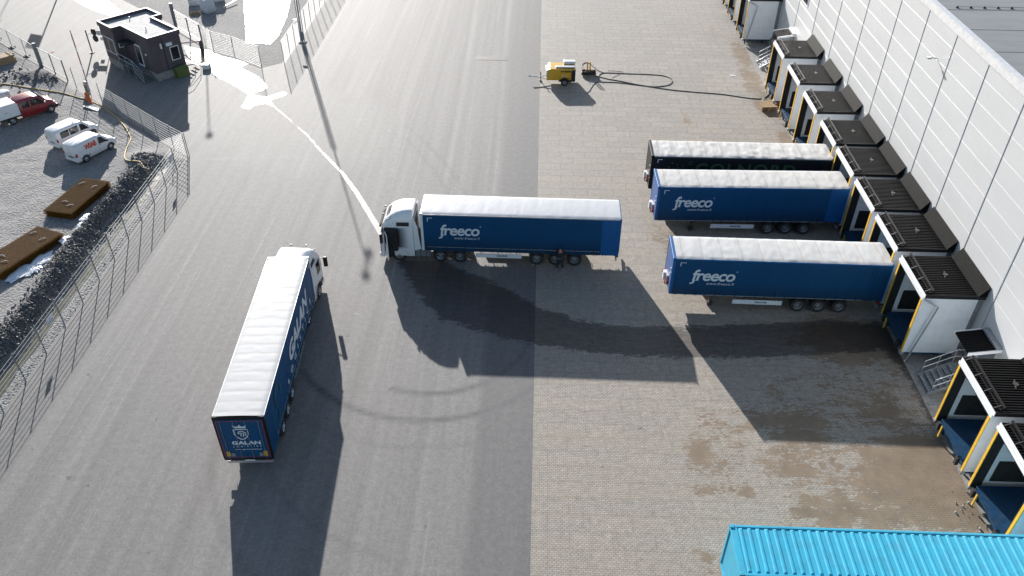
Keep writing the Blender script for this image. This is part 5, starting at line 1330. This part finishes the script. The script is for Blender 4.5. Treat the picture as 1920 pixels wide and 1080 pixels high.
mesh_stack(-36.25, 46.1, -math.atan2(.365, .93), 5.3, 2.45, 17, 'rusty brown reinforcement mesh stack, the lower one at the left edge', 2)

# ------------------------------------------------------------------ hoses
def smooth_pts(P, n=6):
    P = [Vector(p) for p in P]; out = []
    for i in range(len(P) - 1):
        p0, p1, p2, p3 = P[max(i - 1, 0)], P[i], P[i + 1], P[min(i + 2, len(P) - 1)]
        for k in range(n):
            t = k / n; out.append(.5 * ((2 * p1) + (-p0 + p2) * t + (2 * p0 - 5 * p1 + 4 * p2 - p3) * t * t + (-p0 + 3 * p1 - 3 * p2 + p3) * t ** 3))
    return out + [P[-1]]
hp = [G(*q) for q in [(-15, 158), (20, 161), (60, 168), (90, 172), (120, 177), (150, 186), (165, 190), (185, 198), (210, 215), (232, 236), (243, 254), (246, 264), (239, 280), (236, 300), (241, 308), (258, 311), (268, 318), (276, 332)]]
o = MB().tube(smooth_pts([Vector((p.x, p.y, lotz1(p.x, p.y) + .05)) for p in hp]), .055, 6).build('yellow_hose', M['yellow_hose']); tag(o, 'long yellow ribbed hose winding over the gravel past the vans', 'hose')
HZ = lambda L: [Vector((*G(1080 + a / 5.05, 100 + b / 5.05)[:2], .035)) for a, b in L]
def hose(L, r, label): tag(MB().tube(smooth_pts(HZ(L)), r, 6).build('air_hose', M['black_plastic']), label, 'hose', 'black air hoses on the paving')
hose([(180, 215), (300, 245), (400, 262), (620, 305), (900, 348), (1130, 370), (1380, 390), (1600, 422), (1740, 434), (1800, 415), (1865, 345)], .042, 'longest black air hose running from the manifold to the docks')
hose([(215, 272), (218, 215), (270, 188), (450, 194), (700, 203), (840, 218), (912, 258), (880, 300), (780, 317), (700, 316), (560, 300), (400, 280), (215, 272)], .038, 'black air hose lying in a long narrow loop on the paving')
hose([(75, 150), (60, 115), (85, 92), (130, 100), (200, 160), (270, 189)], .03, 'short black hose arching off the manifold')
hose([(215, 272), (180, 285), (150, 320), (130, 355), (102, 378)], .028, 'short black hose trailing into the compressor shadow')
hose([(0, 160), (-20, 158), (-40, 152)], .03, 'short hose between the compressor and the manifold')
hose([(300, 165), (440, 178), (400, 205), (340, 236)], .016, 'thin cable left of the hose loop')

# ------------------------------------------------------------------ compressor
cp = empty('air_compressor', (2.3, 78.05, 0), .02, 'yellow towable air compressor on the paving', 'compressor')
mb = MB(); mb.prism([(-1.45, .5), (1.4, .5), (1.4, 1.62), (-1.05, 1.68), (-1.28, 1.6)], 'y', -.9, .9); mb.build('body', M['comp_yellow'], cp, bev=.05)
mb = MB(); mb.box((1.02, -.912, .42), (1.42, .912, 1.58)); mb.box((-.2, -.91, .38), (1.4, .91, .55)); mb.build('rear_panel', M['black_plastic'], cp)
mb = MB(); mb.box((-.55, -.55, 1.66), (1.35, -.1, 1.76)); mb.build('roof_panel', M['galv'], cp, bev=.02)
mb = MB(); mb.box((.25, .35, 1.66), (1.45, .95, 1.95)); mb.build('roof_hood', M['white_paint'], cp, bev=.05)
mb = MB(); mb.box((-1.47, -.7, .75), (-1.25, .7, 1.45)); mb.build('front_grille', M['trim_white'], cp, bev=.02)
mb = MB(); mb.tube([(-1.2, -.2, 1.66), (-1.2, -.2, 1.82)], .07, 8); mb.build('beacon', M['orange'], cp)
for sy in (-1, 1):
    wheel(cp, .35, sy * 1.0, sy, .36, .22, 'rim')
    ar = MB()
    for i in range(8):
        a0, a1 = math.pi * (.02 + .96 * i / 8), math.pi * (.02 + .96 * (i + 1) / 8); ar.quad([(.35 + .45 * math.cos(a0), sy * .88, .38 + .45 * math.sin(a0)), (.35 + .45 * math.cos(a1), sy * .88, .38 + .45 * math.sin(a1)), (.35 + .45 * math.cos(a1), sy * 1.12, .38 + .45 * math.sin(a1)), (.35 + .45 * math.cos(a0), sy * 1.12, .38 + .45 * math.sin(a0))])
    ar.build('mudguard', M['black_plastic'], cp)
    text_part('KAESER', 1.0, .17, M['letter_black'], cp, Matrix.Translation((-.02, -.915, 1.36)) if sy < 0 else Matrix.Translation((.98, .915, 1.36)) @ Matrix.Rotation(math.pi, 4, 'Z'), 'brand_lettering', bold=.04)
mb = MB()
for a, b in (((0, 1.05), (.6, 1.05)), ((0, .9), (.6, .9))): mb.box((a[0], -.918, a[1] - .012), (b[0], -.912, a[1] + .012))
mb.build('badge', M['trim_white'], cp)
text_part('M 57', .28, .1, M['letter_black'], cp, Matrix.Translation((.66, -.915, .68)), 'model_lettering', bold=.03)
mb = MB(); mb.bar((-1.4, -.4, .5), (-2.3, -.02, .5), .08); mb.bar((-1.4, .4, .5), (-2.3, .02, .5), .08); mb.bar((-2.2, 0, .5), (-3.0, 0, .55), .09); mb.tube([(-3.0, 0, .55), (-3.2, 0, .56)], .07, 8); mb.build('drawbar', M['galv'], cp)
mb = MB(); mb.tube([(-2.0, .05, 1.0), (-2.0, .05, .05)], .045, 8); mb.tube([(-2.0, -.08, .08), (-2.0, .18, .08)], .1, 10); mb.build('jockey_wheel', M['dark_metal'], cp)
mf = empty('air_manifold', (5.2, 79.75, 0), .0, 'small black hose manifold with two yellow cylinders beside the compressor', 'manifold')
mb = MB(); mb.box((-.75, -.3, .1), (.75, .35, .42)); mb.build('skid', M['black_plastic'], mf, bev=.08)
mb = MB(); mb.tube([(.7 * math.cos(a) * 1.0, .38 * math.sin(a), .45 + .03 * math.sin(3 * a)) for a in [i * math.pi / 8 for i in range(17)]], .05, 6, cap=False); mb.tube([(.6 * math.cos(a), .3 * math.sin(a), .3) for a in [i * math.pi / 8 for i in range(17)]], .06, 6, cap=False); mb.build('hose_coil', M['rubber'], mf)
for x in (-.15, .12): MB().tube([(x, .2, .4), (x, .2, 1.35)], .07, 10).build('cylinder', M['yellow'], mf)
MB().box((-.35, 0, .42), (.55, .3, .6)).build('wooden_cover', M['wood'], mf)
mb = MB(); [mb.tube([(x, .3, .3), (x, .3, .85)], .03, 6) for x in (-.7, .65)]; mb.build('handle', M['trim_white'], mf)

# pallets and debris by the docks
for k, (x, y, a, n, lab) in enumerate(((21.9, 72.55, .1, 3, 'front heap of wooden pallets at the dock with the hose'), (22.35, 73.5, .5, 2, 'rear heap of wooden pallets tight against the dock wall'))):
    mb = MB()
    for j in range(n):
        z = j * .15
        for i in range(6): mb.box((-.75, -.45 + i * .17, z + .1), (.75, -.33 + i * .17, z + .125))
        for xx in (-.72, -.05, .62): mb.box((xx, -.45, z), (xx + .1, .52, z + .098))
    o = mb.build('wooden_pallet', M['wood'], None, loc=(x, y, .02), rot=(0, 0, a)); tag(o, lab, 'pallets')
o = MB().tube([(0, 0, 0), (.1, .05, .2), (.3, .0, .1), (.5, .1, .02)], [.12, .2, .15, .08], 7).build('plastic_wrap', M['bag'], None, loc=(21.75, 74.2, .05)); tag(o, 'crumpled white plastic wrap beside the wooden pallets', 'plastic wrap')
o = MB().box((-.3, -.1, 0), (.3, .1, .03)).build('paper_scrap', M['trim_white'], None, loc=(*G(1374, 142)[:2], .01), rot=(0, 0, -.4)); tag(o, 'small white scrap lying on the bare paving near the upper docks', 'litter')
rocks('debris', [(22.3 + random.gauss(0, .5), 26.2 + random.gauss(0, .9), .05) for _ in range(45)], .02, .08, M['concrete'], 'broken debris lying in front of the nearest dock', 'debris', 9)

# ------------------------------------------------------------------ person by the trailer wheels
def person(loc, rz):
    e = empty('person', loc, rz, 'person in dark work clothes standing at the moving trailer rear wheels', 'person')
    def skin(name, verts, edges, rad, mt, parent, root=0, lv=2):
        me = bpy.data.meshes.new(name); me.from_pydata(verts, edges, []); me.materials.append(mt)
        o = bpy.data.objects.new(name, me); COL.objects.link(o); o.parent = parent
        sk = o.modifiers.new('skin', 'SKIN'); sk.use_smooth_shade = True
        bpy.context.view_layer.update()
        for i, r in enumerate(rad): me.skin_vertices[0].data[i].radius = (r, r) if not isinstance(r, tuple) else r
        me.skin_vertices[0].data[root].use_root = True
        s = o.modifiers.new('sub', 'SUBSURF'); s.levels = lv; s.render_levels = lv
        bpy.context.view_layer.update(); dg = bpy.context.evaluated_depsgraph_get()
        m2 = bpy.data.meshes.new_from_object(o.evaluated_get(dg)); o.modifiers.clear(); o.data = m2; m2.name = name
        if not m2.materials: m2.materials.append(mt)
        return o
    # faces +y, head bent slightly towards the wheel, right arm reaching to the trailer rail
    V = [(0, 0, .95), (0, .01, 1.15), (0, .03, 1.38), (0, .05, 1.5), (0, .08, 1.6),                     # 0-4 pelvis..head base
         (-.11, 0, .9), (-.17, .03, .5), (-.21, -.02, .1), (.11, 0, .9), (.17, .02, .5), (.2, -.05, .1),   # legs 5-10
         (-.19, .03, 1.4), (-.3, .12, 1.2), (-.33, .36, 1.28), (.19, .03, 1.4), (.28, .1, 1.15), (.24, .33, 1.1),   # arms 11-16
         (0, .09, 1.72), (-.21, .1, .06), (.2, .07, .06)]
    E = [(0, 1), (1, 2), (2, 3), (3, 4), (0, 5), (5, 6), (6, 7), (0, 8), (8, 9), (9, 10), (2, 11), (11, 12), (12, 13), (2, 14), (14, 15), (15, 16), (4, 17), (7, 18), (10, 19)]
    rad = [.15, .15, .17, .065, .075, .1, .07, .045, .1, .07, .045, .075, .05, .036, .075, .05, .036, .085, .04, .04]
    b = skin('body', V, E, rad, M['skin'], e)
    # clothes: jacket and trousers a little larger than the body
    skin('jacket', [V[0], V[1], V[2], (0, .04, 1.46), V[11], V[12], V[13], V[14], V[15], V[16]], [(0, 1), (1, 2), (2, 3), (2, 4), (4, 5), (5, 6), (2, 7), (7, 8), (8, 9)],
         [.175, .175, .195, .1, .095, .068, .05, .095, .068, .05], M['navy'], e)
    skin('trousers', [V[0], V[5], V[6], (-.21, -.02, .14), V[8], V[9], (.2, -.05, .14)], [(0, 1), (1, 2), (2, 3), (0, 4), (4, 5), (5, 6)], [.17, .12, .09, .07, .12, .09, .07], M['navy'], e)
    skin('shoe', [(-.21, -.07, .05), (-.21, .15, .04)], [(0, 1)], [.052, .045], M['alu'], e); skin('shoe', [(.2, -.1, .05), (.2, .12, .04)], [(0, 1)], [.052, .045], M['alu'], e)
    skin('hair', [(0, .06, 1.74), (0, .03, 1.66)], [(0, 1)], [.098, .085], M['hair'], e)
    MB().tube([(0, .01, 1.5), (0, .05, 1.58)], [.11, .095], 12).build('collar', M['orange'], e)
    mb = MB(); mb.tube([(0, .16, 1.68), (0, .19, 1.665)], .014, 6); mb.build('nose', M['skin'], e)
    for sx in (-1, 1):
        MB().tube([(sx * .03, .165, 1.7), (sx * .03, .172, 1.7)], .01, 8).build('eye', M['black_plastic'], e)
        MB().tube([(sx * .085, .08, 1.68), (sx * .098, .08, 1.69)], .022, 8).build('ear', M['skin'], e)
        w0 = Vector(V[13] if sx < 0 else V[16]); fw_ = Vector((0, .9, .3 if sx < 0 else -.1)).normalized(); sd_ = Vector((1, 0, 0))
        vs = [w0, w0 + fw_ * .05]; es = [(0, 1)]; rd = [.03, .034]
        for k, (o_, l_) in enumerate(((-.027, .07), (-.009, .08), (.009, .076), (.027, .06))):
            a_ = w0 + fw_ * .085 + sd_ * o_; b_ = a_ + fw_ * l_ * .5 + Vector((0, 0, -.006)); c_ = b_ + fw_ * l_ * .4 + Vector((0, 0, -.022))
            i0 = len(vs); vs += [a_, b_, c_]; es += [(1, i0), (i0, i0 + 1), (i0 + 1, i0 + 2)]; rd += [.0105, .0095, .008]
        th = w0 + fw_ * .04 - sd_ * sx * .035; i0 = len(vs); vs += [th, th + fw_ * .045 - sd_ * sx * .018]; es += [(1, i0), (i0, i0 + 1)]; rd += [.012, .0095]
        skin('hand', [tuple(v_) for v_ in vs], es, rd, M['skin'], e, 1, 1)
person((1.87, 46.05, .004), .12)
